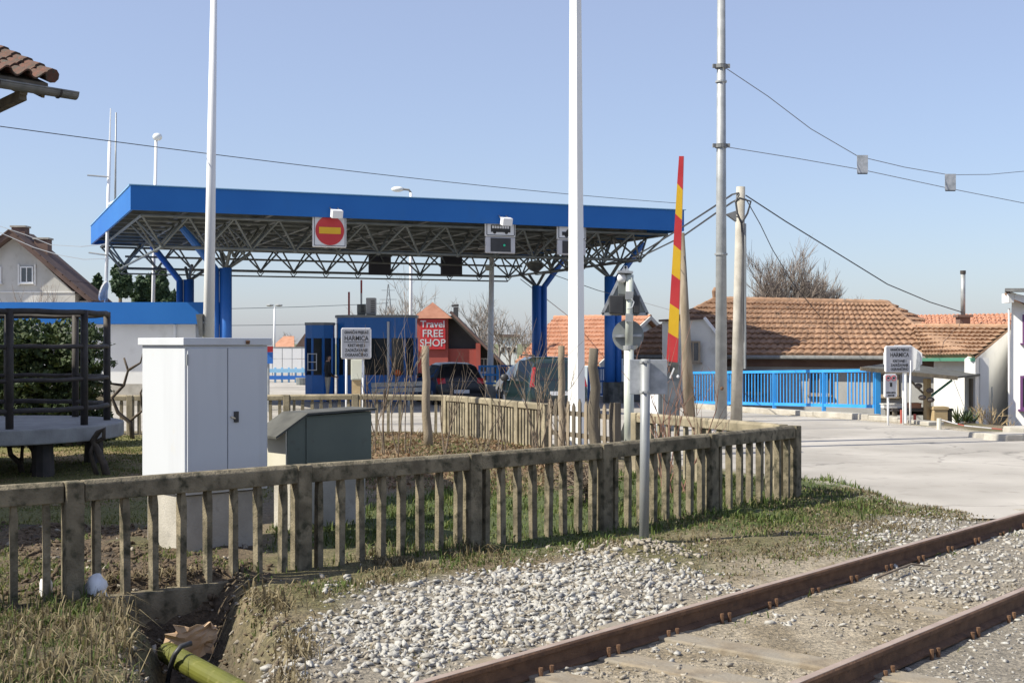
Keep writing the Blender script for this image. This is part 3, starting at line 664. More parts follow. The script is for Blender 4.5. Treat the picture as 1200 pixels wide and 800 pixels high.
wallpoly(rh, [V3((e1.x, e1.y, -.9)) - fo * .25 + fv * .31, V3((e0.x, e0.y, -.9)) - fo * .25, e0 - fo * .25 - UZ * .02, e1 - fo * .25 + fv * .31 - UZ * .02], M['plaster'], -fo * .25)
MB().bar(e0 - UZ * .06 + fo * .06, e1 - UZ * .06 + fo * .06, .11, .1).build('gutter', M['green_gutter'], rh)
c = P(1128.5, 371, 42); ch = MB().box((c.x - .17, c.y - .2, c.z - .55), (c.x + .17, c.y + .2, c.z - .02)).build('chimney', M['plaster_brown'], rh)
MB().box((c.x - .24, c.y - .27, c.z - .018), (c.x + .24, c.y + .27, c.z + .06)).build('cap', M['plaster_brown'], ch)
fl = MB().tube([(c.x, c.y, c.z + .06), (c.x, c.y, P(0, 321, 42).z)], .075, 12).build('flue', M['galv'], rh, smooth=True)
MB().tube([(c.x, c.y, P(0, 321, 42).z), (c.x, c.y, P(0, 317, 42).z)], .09, 12).build('flue_cap', M['iron_dark'], fl)
MB().tube([P(1154, 453, 36.4) + go * .2, V3((P(1154, 453, 36.4) + go * .2).xy.to_3d()) + V3((0, 0, -.7))], .02, 6).build('wall_pipe', M['galv'], rh)

wh = thing('white_house', 'bright white rendered house with purple window frames at the right edge', 'house', P(1200, 497, 36))
x0 = P(1180, 0, 36.5).x; zt = P(0, 349, 36.5).z
g0, g1 = V3((x0, 36.5, zt)), V3((x0 + 5.5, 35.6, zt - 1.0))
wallpoly(wh, [V3((x0, 36.5, -.8)), V3((x0 + 5.5, 34.0, -.8)), V3((x0 + 5.5, 34.0, zt - 2.6)), V3((x0 + .12, 36.45, zt - .05))], M['plaster_white'], (2.6, 5.5, 0))
MB().prism([V3((x0 - .22, 36.1, zt + .14)), V3((x0 + 5.9, 33.5, zt - 2.5)), V3((x0 + 8.7, 40.0, zt - 2.5)), V3((x0 + 2.6, 42.5, zt + .14))], (0, 0, -.06)).build('roof_base', M['tile_mid'], wh)
roof_tiles(wh, V3((x0 + 5.9, 33.5, zt - 2.5)), V3((x0 + 8.7, 40.0, zt - 2.5)), V3((x0 + 2.6, 42.5, zt + .14)), V3((x0 - .22, 36.1, zt + .14)), M['tile_mid'], 14, 16, th=.06, wave=.04)
MB().bar(V3((x0 - .1, 36.05, zt + .08)), V3((x0 + 5.9, 33.45, zt - 2.56)), .07, .17).build('verge_board', M['sign_white'], wh)
MB().obox(V3((x0 - .09, 36.2, zt - .02)), V3((.075, 0, 0)), V3((0, .25, 0)), UZ * .13).build('eave_box', M['sign_white'], wh)
MB().bar(V3((x0 - .25, 36.0, zt + .2)), V3((x0 + 3.9, 34.5, zt + .13)), .5, .09).build('ridge_board', M['zinc'], wh)
xd = V3((5.5, -2.5, 0)).normalized(); od = V3((-2.5, -5.5, 0)).normalized()
for t_, py, w_, h_ in ((.72, 385, .6, .8), (.86, 460, 1.0, .95)):
    c = V3((x0, 36.5, 0)) + xd * t_ + od * .03; c.z = EYE - (py - HY) / FPX * c.y; window(wh, c, xd, od, w_, h_, M['purple_frame'], M['glass_house'])
MB().tube([V3((x0 + .03, 36.42, -.7)), V3((x0 + .03, 36.42, zt - .3))], .03, 7).build('downpipe', M['white_metal'], wh)

# ------------------------------------------------------------------ red shop
Zs = 80
sh = thing('shop_building', 'red shop with dark gabled end and square tower with orange pyramid roof', 'shop', P(520, 440, Zs))
def sp(px, py, dz=0): return P(px, py, Zs + dz)
zg = -.4
MB().box((sp(488, 0).x, Zs, zg), (sp(525, 0).x, Zs + 2.4, sp(0, 372).z)).build('tower_wall', M['red_wall'], sh)
ax = sp(507, 354, 1.2); q = [V3((sp(483, 0).x, Zs - .3, sp(0, 373).z)), V3((sp(530, 0).x, Zs - .3, sp(0, 373).z)), V3((sp(530, 0).x, Zs + 2.7, sp(0, 373).z)), V3((sp(483, 0).x, Zs + 2.7, sp(0, 373).z))]
MB().add(q + [ax], [(0, 1, 4), (1, 2, 4), (2, 3, 4), (3, 0, 4), (3, 2, 1, 0)]).build('tower_roof', M['tile_rust'], sh)
wallpoly(sh, [sp(520, 372, 1) , sp(531, 369, 1), sp(563, 404, 1), sp(563, 409, 1), sp(520, 409, 1)], M['black_cladding'], (0, 3, 0), 'gable_cladding')
wallpoly(sh, [V3((sp(524.5, 0).x, Zs + .3, zg)), V3((sp(561, 0).x, Zs + .3, zg)), sp(561, 408.5, .3), sp(524.5, 408.5, .3)], M['red_wall'], (0, .6, 0), 'lower_wall')
MB().box((sp(557.5, 0).x, Zs + .1, zg), (sp(563, 0).x, Zs + 1.2, sp(0, 402).z)).build('pier', M['red_wall'], sh)
MB().box((sp(485, 0).x, Zs - .12, zg), (sp(487.8, 0).x, Zs + 2, sp(0, 408).z)).build('pier', M['red_wall'], sh)
MB().bar(sp(529, 366, 1.5), sp(600, 437, 1.5), 3.6, .16).build('roof_slope', M['tile_dark'], sh)
MB().bar(sp(529, 366.5, -.4), sp(600, 437.5, -.4), .12, .13).build('verge_board', M['plaster_brown'], sh)
wallpoly(sh, [V3((sp(563.2, 0).x, Zs + 1, zg)), V3((sp(600, 0).x, Zs + 1, zg)), sp(600, 440, 1), sp(563.2, 404, 1)], M['black_cladding'], (0, 2.5, 0), 'porch_wall')
ch = MB().box((sp(530, 0).x, Zs + 1.5, sp(0, 375).z), (sp(535.5, 0).x, Zs + 2.1, sp(0, 359).z)).build('chimney', M['black_cladding'], sh)
MB().bar(sp(529.5, 358.5, 1.8), sp(537.5, 357.5, 1.8), .5, .12).build('cowl', M['black_cladding'], ch)
window(sh, sp(567, 428, .9), (1, 0, 0), (0, -1, 0), .5, .9, M['sign_white'], M['glass_house'])
ss = thing('shop_sign', 'red sign board with white lettering on the shop tower', 'sign', sp(506, 408, -.15))
MB().box((sp(493, 0).x, Zs - .16, sp(0, 409).z), (sp(522, 0).x, Zs - .02, sp(0, 374).z)).build('board', M['red_sign'], ss)
for s_, py, sz in (('Travel', 380, .60), ('FREE', 391, .64), ('SHOP', 402, .64)):
    text(s_, sz, sp(507, py, -.175), (1, 0, 0), UZ, ss, M['sign_grey'], bold=.008)

# ------------------------------------------------------------------ station house at the left: only the corner of its eave reaches into the picture
E = V3((-5.13, 15.0, 4.90)); ed_ = TD; el_ = TL       # eave corner, eave direction, up-slope direction (horizontal)
po = thing('station_house', 'old station house whose tiled eave corner and gutter reach in at the upper left', 'house', (-10, 12, 0))
PITCH = .38; HALF = 4.6
sl = (el_ + UZ * PITCH).normalized(); nr = ed_.cross(sl); nr = nr if nr.z > 0 else -nr
base = E + UZ * .04 - ed_ * .33
SLL = HALF * math.sqrt(1 + PITCH ** 2)
top = base + sl * SLL; far = base + el_ * HALF * 2
for a_, b_ in ((base, top), (far, top)):
    MB().prism([a_, a_ - ed_ * 9.5, b_ - ed_ * 9.5, b_], (0, 0, -.05)).build('boarding', M['wood_dark'], po)
roof_tiles(po, far, far - ed_ * 9.5, top - ed_ * 9.5, top, M['tile_old'], 14, 30, th=.05, wave=.04)
roof_tiles(po, base - ed_ * 2.6, base - ed_ * 9.5, top - ed_ * 9.5, top - ed_ * 2.6, M['tile_old'], 14, 26, th=.05, wave=.04)
TW, TLn, nseg = .235, .30, 10
vs = []; fs = []
for e_ in (0, 1):
    for i in range(nseg + 1):
        x = -TW * .53 + TW * 1.06 * i / nseg; h = .042 * math.cos((i / nseg - .22) * 2 * math.pi)
        p = V3((x, -.04 + (TLn + .07) * e_, h + .035 * (1 - e_))); vs += [p, p - V3((0, 0, .022))]
m_ = 2 * (nseg + 1)
for i in range(nseg):
    a = 2 * i; fs += [(a, a + 2, a + 2 + m_, a + m_), (a + 1, a + 1 + m_, a + 3 + m_, a + 3), (a, a + 1, a + 3, a + 2), (a + m_, a + m_ + 2, a + m_ + 3, a + m_ + 1)]
fs += [(0, m_, m_ + 1, 1), (m_ - 2, m_ - 1, 2 * m_ - 1, 2 * m_ - 2)]
tile_me = MB().add(vs, fs).mesh('roof_tile', M['tile_old'])
B3 = Matrix((-ed_, sl, nr)).transposed()
for r_ in range(13):
    for k in range(11):
        c = base - ed_ * (TW * .5 + k * TW + random.uniform(-.012, .012)) + sl * (r_ * TLn + random.uniform(-.015, .015)) + nr * .06
        put('roof_tile', tile_me, po, Matrix.Translation(c) @ (B3 @ Matrix.Rotation(random.uniform(-.03, .03), 3, 'Z')).to_4x4())
for r_ in range(13):                       # half-round verge tiles down the gable edge
    c = base + sl * (r_ * TLn - .03) + nr * .10 + ed_ * .02
    MB().tube([c, c + sl * (TLn + .05) - nr * .02], [.085, .07], 9).build('verge_tile', M['tile_old'], po)
gt = MB(); gp = E - el_ * .03 - UZ * .03; n = 9
f = lambda t, r: -el_ * math.cos(t) * r - UZ * math.sin(t) * r
for i in range(n):
    a, b = math.pi * i / n, math.pi * (i + 1) / n
    for rr, fl_ in ((.078, (0, 1, 2, 3)), (.072, (3, 2, 1, 0))):
        gt.add([gp + f(a, rr), gp + f(b, rr), gp - ed_ * 9.5 + f(b, rr), gp - ed_ * 9.5 + f(a, rr)], [fl_])
gt.tube([gp - el_ * .076, gp - ed_ * 9.5 - el_ * .076], .012, 6); gt.tube([gp + el_ * .074, gp - ed_ * 9.5 + el_ * .074], .008, 6)
gt.prism([gp + f(math.pi * i / n, .078) for i in range(n + 1)], ed_ * .004)
g_ = gt.build('gutter', M['zinc'], po, fix=False)
for k in range(8):
    c = gp - ed_ * (.22 + k * .75); MB().tube([c + f(math.pi * i / 8, .083) for i in range(9)], .012, 5).build('gutter_bracket', M['iron_dark'], g_)
for k in range(9):
    a = base - ed_ * (.30 + k * 1.0) - UZ * .12
    MB().bar(a - el_ * .02, a + sl * 2.4, .09, .12, nr).build('rafter', M['wood_dark'], po)
MB().bar(base - ed_ * .05 - UZ * .11, base - ed_ * .05 + sl * SLL - UZ * .11, .035, .13, nr).build('barge_board', M['wood_dark'], po)
MB().bar(base - ed_ * .28 + el_ * .05 - UZ * .17, base - ed_ * .28 + el_ * .95 - UZ * .27, .09, .11).build('eave_bracket', M['wood_dark'], po)
q0 = base - ed_ * .75 + el_ * .72; q1 = q0 - ed_ * 8.2; q2 = q1 + el_ * (HALF * 2 - 1.44); q3 = q0 + el_ * (HALF * 2 - 1.44)
def zq(q, z): return V3((q.x, q.y, z))
MB().prism([zq(q, -.1) for q in (q0, q1, q2, q3)], (0, 0, 5.15)).build('wall', M['plaster_grey'], po)
MB().prism([zq(q0, 5.052), zq(q3, 5.052), zq((q0 + q3) / 2, top.z - .25)], -ed_ * .3).build('gable_wall', M['plaster_grey'], po)

# ------------------------------------------------------------------ customs booths
def prism_z(poly, z0, z1): return MB().prism([V3((x, y, z0)) for x, y in poly], (0, 0, z1 - z0))
def booth(cx, cy, poly, z0, label, glassed, roof_h):
    b = thing('customs_booth', label, 'booth', (cx, cy, z0))
    S = lambda f: [(cx + x * f, cy + y * f) for x, y in poly]
    prism_z(S(1), z0, z0 + .95).build('base_wall', M['blue_booth'], b)
    prism_z(S(.955), z0 + .95, z0 + 2.35).build('core', M['blue_dark'], b)
    prism_z(S(1), z0 + 2.35, z0 + roof_h - .1).build('upper_band', M['blue_booth'], b)
    prism_z(S(1.04), z0 + roof_h - .1, z0 + roof_h).build('roof', M['grey_steel'], b)
    n = len(poly); pp = S(1)
    for i in range(n):
        p, q = V3((*pp[i], 0)), V3((*pp[(i + 1) % n], 0)); d = (q - p); L = d.length; d.normalize(); o = V3((d.y, -d.x, 0))
        if o.dot(p - V3((cx, cy, 0))) < 0: o = -o
        MB().obox(p - o * .03 + UZ * (z0 + 1.65), d * .035, o * .035, UZ * .70).build('post', M['blue_booth'], b)
        if i in glassed and L > .2:
            MB().obox((p + q) / 2 - o * .03 + UZ * (z0 + 1.65), d * (L / 2 - .05), o * .008, UZ * .68).build('window', M['glass_dark'], b)
    return b
zb_ = -.2; Zk = 48
c1 = P(375, 0, Zk)
oct_ = [(.56 * math.cos(a), .56 * math.sin(a)) for a in [R(22.5 + 45 * k) for k in range(8)]]
b1 = booth(c1.x, c1.y, oct_, zb_, 'narrow octagonal blue booth left of the wide one', range(8), 2.92)
c = P(366, 424, Zk - .57); fr = MB()
for a in (-.16, .16): fr.box((c.x + a - .015, c.y - .06, c.z - .32), (c.x + a + .015, c.y - .01, c.z + .32))
for a in (-.3, 0, .3): fr.box((c.x - .14, c.y - .058, c.z + a - .015), (c.x + .14, c.y - .012, c.z + a + .015))
fr.build('window_frame', M['sign_white'], b1)
c2_ = P(441, 0, Zk + .3)
pl = []
for k in range(7): a = R(90 + 180 * k / 6); pl.append((-.75 + .75 * math.cos(a), .75 * math.sin(a)))
pl += [(.6, -.75), (1.15, -.72), (1.5, -.4), (1.5, .5), (1.2, .75)]
b2 = booth(c2_.x, c2_.y, pl, zb_, 'wide blue booth with rounded end and air conditioner units on its roof', range(len(pl)), 3.2)
xq = P(455, 0, Zk - .5); MB().tube([(xq.x, xq.y, zb_), (xq.x, xq.y, zb_ + 2.95)], .05, 8).build('corner_pole', M['sign_white'], b2)
for px, wd, h in ((434.5, .36, .62), (423, .3, .38)):
    c = P(px, 368.5, Zk); ac = thing('air_conditioner', 'tall light air conditioner on the wide booth roof' if wd > .33 else 'low grey air conditioner on the wide booth roof', 'air conditioner', c)
    zz = zb_ + 3.2
    MB().box((c.x - wd / 2, c.y, zz + .03), (c.x + wd / 2, c.y + .35, zz + .03 + h)).build('housing', M['sign_grey'] if wd > .33 else M['grey_cab'], ac, bevel=.02)
    g = MB()
    for k in range(6): g.box((c.x, c.y - .02, zz + .1 + k * h * .13), (c.x + wd / 2 - .03, c.y - .002, zz + .13 + k * h * .13))
    g.build('grille', M['panel_dark'], ac); MB().box((c.x - wd / 2, c.y + .05, zz), (c.x + wd / 2, c.y + .1, zz + .029)).build('foot', M['dark_steel'], ac)
c = P(466, 437, Zk - .75); og = thing('lantern', 'small round orange lantern at the wide booth window', 'lantern', c)
MB().ball(c, .13, 12, 8).build('globe', M['orange_thing'], og, smooth=True); MB().tube([c + UZ * .12, c + UZ * .2], .02, 6).build('stem', M['dark_steel'], og)
gr = thing('guard_rail', 'grey steel guard rail in front of the wide blue booth', 'guard rail', P(468, 470, 44))
a, b = P(436, 451, 45), P(502, 449, 43)
for dz in (0, -.2): MB().bar(a + UZ * dz, b + UZ * dz, .08, .16).build('beam', M['galv'], gr)
for k in range(4): q = a.lerp(b, k / 3 * .96 + .02); MB().bar(V3((q.x, q.y + .08, -.25)), V3((q.x, q.y + .08, q.z + .05)), .08).build('post', M['galv'], gr)
# lane barrier arms standing upright behind the booths
for px, y0, y1, lab in ((409, 342, 425, 'short upright dark barrier arm behind the booths'), (423.5, 328, 420, 'tall red and white striped barrier arm behind the wide booth')):
    p, q = P(px, y1, 50.5), P(px, y0, 50.5); ba = thing('lane_barrier', lab, 'barrier', V3((p.x, p.y, -.2)))
    n = 6
    for k in range(n): MB().bar(p.lerp(q, k / n), p.lerp(q, (k + 1) / n - .001), .15, .06).build('stripe', M['red_paint'] if (k % 2 or px < 415) else M['sign_white'], ba)
    MB().box((p.x - .2, p.y - .15, -.25), (p.x + .2, p.y + .15, p.z)).build('post', M['dark_steel'], ba)

# ------------------------------------------------------------------ officer
def person(x, y, z, h, label):
    bm = bmesh.new(); sk = bm.verts.layers.skin.verify(); vs = {}
    def v(n, p, r, ry=None):
        a = bm.verts.new(V3(p) * h / 1.78); a[sk].radius = (r * h / 1.78, (ry or r) * h / 1.78); vs[n] = a; return a
    def e(*ns):
        for a, b in zip(ns, ns[1:]): bm.edges.new((vs[a], vs[b]))
    v('pel', (0, 0, .95), .15, .12); v('wai', (.01, 0, 1.12), .135, .11); v('che', (.015, 0, 1.32), .165, .12); v('sho', (0, 0, 1.45), .10, .09); v('nec', (.01, 0, 1.53), .055); v('hea', (.03, 0, 1.62), .085, .095); v('top', (.02, 0, 1.72), .072)
    e('pel', 'wai', 'che', 'sho', 'nec', 'hea', 'top'); vs['pel'][sk].use_root = True
    v('nose', (.135, 0, 1.63), .018); e('hea', 'nose')
    for s, n in ((1, 'l'), (-1, 'r')):
        v(n + 'hip', (0, s * .10, .90), .095); v(n + 'kn', (.03 * s, s * .11, .49), .065); v(n + 'an', (-.02 + .05 * s, s * .11, .09), .045); v(n + 'to', (.12 + .05 * s, s * .12, .045), .04)
        e('pel', n + 'hip', n + 'kn', n + 'an', n + 'to')
        v(n + 'sh', (0, s * .20, 1.42), .065); v(n + 'el', (-.03, s * .25, 1.13), .048); v(n + 'wr', (.16, s * .20, .98), .034); v(n + 'pa', (.23, s * .19, .96), .034, .022)
        e('sho', n + 'sh', n + 'el', n + 'wr', n + 'pa')
        for k, (dy, L) in enumerate(((-.03, .075), (-.01, .088), (.01, .083), (.03, .065))):
            v(n + 'f%d' % k, (.23 + L, s * .19 + dy, .945 - .01 * k), .009); v(n + 'g%d' % k, (.245 + L * 1.3, s * .19 + dy * 1.05, .915), .008); e(n + 'pa', n + 'f%d' % k, n + 'g%d' % k)
        v(n + 'th', (.225, s * .13, .965), .011); e(n + 'pa', n + 'th')
        v(n + 'ear', (.03, s * .085, 1.635), .015); e('hea', n + 'ear')
    me = bpy.data.meshes.new('person'); bm.to_mesh(me); bm.free()
    o = bpy.data.objects.new('person_rig', me); COL.objects.link(o); o.modifiers.new('s', 'SKIN'); sd_ = o.modifiers.new('d', 'SUBSURF'); sd_.levels = 2
    dg = bpy.context.evaluated_depsgraph_get(); me2 = bpy.data.meshes.new_from_object(o.evaluated_get(dg)); bpy.data.objects.remove(o)
    me2.materials.clear()
    for m in ('skin', 'jacket', 'trousers', 'hair', 'iron_dark'): me2.materials.append(M[m])
    for p in me2.polygons:
        c = p.center * 1.78 / h; p.use_smooth = True
        if c.z > 1.50: p.material_index = 3 if (c.z > 1.66 + c.x * .6 or (c.x < -.01 and c.z > 1.54)) else 0
        elif c.z < .09: p.material_index = 4
        elif c.x > .18: p.material_index = 0
        elif c.z > .93: p.material_index = 1
        else: p.material_index = 2
    o = link('person', me2, None, (x, y, z)); o.rotation_euler = (0, 0, R(25)); return tag(o, label, 'person')
pp_ = P(384, 0, 46.3); pe = person(pp_.x, pp_.y, -.2, 1.76, 'person in dark jacket and beige trousers standing at the blue booths')
pe.name = 'person'

# ------------------------------------------------------------------ cars
def car(name, label, cat, pos, yaw, L, W, H, st, paint, parts, group=None):
    """st: stations (x from the tail, z_bottom, half width, z_belt, z_top, half width top, glazed)"""
    o = thing(name, label, cat, pos, group)
    cy, sy = math.cos(yaw), math.sin(yaw)
    fw = V3((-sy, cy, 0)); rt = V3((cy, sy, 0)); pos = V3(pos)
    def Wd(x, y, z): return pos + fw * x + rt * y + UZ * z
    rows = []
    for (x, zb, hw, zw, zt_, ht, gl) in st:
        side = [(hw * .90, zb), (hw * .985, zb + .12), (hw, zb + (zw - zb) * .6), (hw * .965, zw), (ht + (hw * .965 - ht) * .12, zw + (zt_ - zw) * .86), (ht * .80, zt_ - .005), (0, zt_ + .012)]
        rows.append([Wd(x, -y, z) for y, z in side] + [Wd(x, y, z) for y, z in side[-2::-1]])
    n = len(rows[0]); body = MB(); glass = [MB(), MB()]
    flat = [p for r in rows for p in r]; body.v = [V3(p) for p in flat]
    def addf(m, idx): m.add([flat[i] for i in idx], [tuple(range(len(idx)))])
    for i in range(len(rows) - 1):
        for k in range(n - 1):
            idx = (i * n + k, i * n + k + 1, (i + 1) * n + k + 1, (i + 1) * n + k)
            if k in (3, n - 5) and st[i][6] == 's': addf(glass[k != 3], idx)
            else: body.f.append(list(idx)); body.m.append(0)
    body.f.append(list(range(n))[::-1]); body.m.append(0); body.f.append([(len(rows) - 1) * n + k for k in range(n)]); body.m.append(0)
    bo = body.build('body', paint, o, smooth=True)
    try:
        bo.data.set_sharp_from_angle(angle=R(38))
    except Exception: pass
    for g in glass: g.build('side_window', M['glass_dark'], o)
    for x in (parts['wx0'], parts['wx1']):
        for s in (-1, 1):
            c = Wd(x, s * (W / 2 - .10), .315)
            wl = MB().tube([c - rt * s * .10, c + rt * s * .095], .315, 22).build('wheel', M['tyre'], o)
            MB().tube([c + rt * s * .096, c + rt * s * .105], [.20, .17], 16).build('rim', M['rim'], wl)
    def quad(nm, pts, m, th=.012, par=o, bev=0):
        pts = [Wd(*p) for p in pts]; nrm = (pts[1] - pts[0]).cross(pts[2] - pts[0]).normalized()
        if nrm.dot(fw) > 0 and nm not in ('windscreen', 'headlight', 'grille'): nrm = -nrm
        if nm in ('windscreen', 'headlight', 'grille') and nrm.dot(fw) < 0: nrm = -nrm
        return MB().prism([p - nrm * .004 for p in pts], nrm * th).build(nm, m, par, bevel=bev)
    return o, Wd, quad, fw, rt
# black hatchback, seen from behind
hatch = [(0, .30, .74, .50, .62, .66, ''), (.04, .26, .82, .70, .80, .70, ''), (.10, .24, .86, .88, .97, .69, ''), (.26, .22, .875, .93, 1.16, .66, ''), (.50, .2, .88, .94, 1.38, .62, ''), (.66, .2, .88, .94, 1.43, .60, 's'), (1.25, .2, .88, .93, 1.465, .59, 's'), (2.0, .2, .88, .92, 1.46, .59, 's'), (2.45, .2, .88, .92, 1.38, .58, 's'), (3.05, .2, .88, .93, 1.02, .62, ''), (3.6, .2, .86, .84, .90, .66, ''), (4.05, .22, .80, .70, .76, .62, ''), (4.2, .3, .7, .5, .6, .55, '')]
pos = P(541, 0, 44.2); pos.z = -.2
o, Wd, quad, fw, rt = car('hatchback_car', 'glossy black hatchback parked under the canopy left of the dark van', 'car', pos, R(16), 4.2, 1.75, 1.46, hatch, M['car_black'], {'wx0': .8, 'wx1': 3.4})
quad('rear_window', [(.155, -.60, .99), (.155, .60, .99), (.50, .52, 1.36), (.50, -.52, 1.36)], M['glass_dark'], .02)
for s in (-1, 1): quad('tail_light', [(.035, s * .83, .73), (.03, s * .56, .76), (.10, s * .57, .93), (.17, s * .85, .93)], M['lamp_red'], .04)
quad('chrome_strip', [(.03, -.53, .80), (.03, .53, .80), (.05, .53, .83), (.05, -.53, .83)], M['chrome'], .03)
pl_ = quad('number_plate', [(-.012, -.27, .42), (-.012, .27, .42), (-.005, .27, .54), (-.005, -.27, .54)], M['sign_white'], .02)
quad('bumper', [(-.01, -.72, .30), (-.01, .72, .30), (-.01, .78, .42), (-.01, -.78, .42)], M['black_plastic'], .03)
for s in (-1, 1):
    c = Wd(2.35, s * .98, 1.0); MB().ball(c, .11, 10, 6, sc=(1, .7, .75)).build('wing_mirror', M['car_black'], o, smooth=True); MB().bar(c, Wd(2.38, s * .84, .96), .04).build('mirror_arm', M['black_plastic'], o)
MB().tube([Wd(.75, 0, 1.44), Wd(.6, 0, 1.62)], .008, 5).build('aerial', M['black_plastic'], o)
MB().bar(Wd(.32, -.35, 1.18), Wd(.2, .15, 1.04), .02).build('wiper', M['black_plastic'], o)
# dark green van
van = [(0, .32, .80, .55, .66, .70, ''), (.04, .26, .88, .80, .92, .76, ''), (.09, .24, .90, .98, 1.30, .72, ''), (.20, .22, .905, 1.0, 1.58, .69, ''), (.36, .22, .905, 1.0, 1.68, .67, 's'), (1.2, .2, .905, .99, 1.72, .66, 's'), (2.1, .2, .905, .98, 1.71, .66, 's'), (2.75, .2, .90, .97, 1.56, .64, 's'), (3.5, .2, .89, .96, 1.06, .66, ''), (4.0, .2, .86, .80, .86, .64, ''), (4.25, .3, .76, .55, .62, .6, '')]
pos = P(655, 0, 37.5); pos.z = -.18
o, Wd, quad, fw, rt = car('dark_van', 'dark green people carrier with roof rails standing behind the white pole', 'van', pos, R(13), 4.25, 1.8, 1.72, van, M['car_green'], {'wx0': .75, 'wx1': 3.4})
quad('rear_window', [(.075, -.66, 1.04), (.075, .66, 1.04), (.19, .58, 1.54), (.19, -.58, 1.54)], M['glass_dark'], .03)
for s in (-1, 1): quad('tail_light', [(.05, s * .87, .85), (.045, s * .74, .85), (.13, s * .68, 1.42), (.17, s * .76, 1.42)], M['lamp_red'], .04)
quad('number_plate', [(-.012, -.26, .60), (-.012, .26, .60), (.0, .26, .72), (.0, -.26, .72)], M['sign_white'], .03)
quad('bumper', [(-.02, -.8, .32), (-.02, .8, .32), (-.02, .85, .5), (-.02, -.85, .5)], M['black_plastic'], .03)
for s in (-1, 1):
    MB().tube([Wd(.5, s * .6, 1.70), Wd(.6, s * .6, 1.76), Wd(2.2, s * .6, 1.77), Wd(2.3, s * .6, 1.71)], .02, 6).build('roof_rail', M['black_plastic'], o)
    c = Wd(2.75, s * 1.02, 1.06); MB().ball(c, .13, 10, 6, sc=(1, .7, .9)).build('wing_mirror', M['black_plastic'], o, smooth=True); MB().bar(c, Wd(2.78, s * .86, 1.02), .04).build('mirror_arm', M['black_plastic'], o)
MB().bar(Wd(.1, -.3, 1.08), Wd(.12, .25, 1.1), .02).build('wiper', M['black_plastic'], o)
# silver car, half hidden at the van's left
sal = [(0, .32, .72, .52, .66, .62, ''), (.06, .24, .82, .72, .90, .66, ''), (.9, .2, .86, .90, .96, .64, ''), (1.35, .2, .87, .92, 1.32, .58, 's'), (1.7, .2, .87, .92, 1.42, .56, 's'), (2.6, .2, .87, .92, 1.42, .56, 's'), (3.0, .2, .87, .92, 1.30, .56, 's'), (3.45, .2, .87, .90, .98, .6, ''), (4.1, .22, .82, .74, .80, .6, ''), (4.3, .3, .72, .5, .6, .55, '')]
pos = P(606, 0, 46.6); pos.z = -.2
o, Wd, quad, fw, rt = car('silver_car', 'silver grey saloon car half hidden at the left of the dark van', 'car', pos, R(193), 4.3, 1.72, 1.43, sal, M['car_silver'], {'wx0': .8, 'wx1': 3.45})
quad('windscreen', [(3.40, -.58, 1.0), (3.40, .58, 1.0), (3.0, .5, 1.31), (3.0, -.5, 1.31)], M['glass_dark'], .03)
for s in (-1, 1): quad('headlight', [(4.22, s * .78, .58), (4.28, s * .45, .56), (4.2, s * .45, .72), (4.14, s * .78, .72)], M['lamp_glass'], .05)
quad('grille', [(4.31, -.40, .36), (4.31, .40, .36), (4.28, .40, .54), (4.28, -.40, .54)], M['black_plastic'], .03)

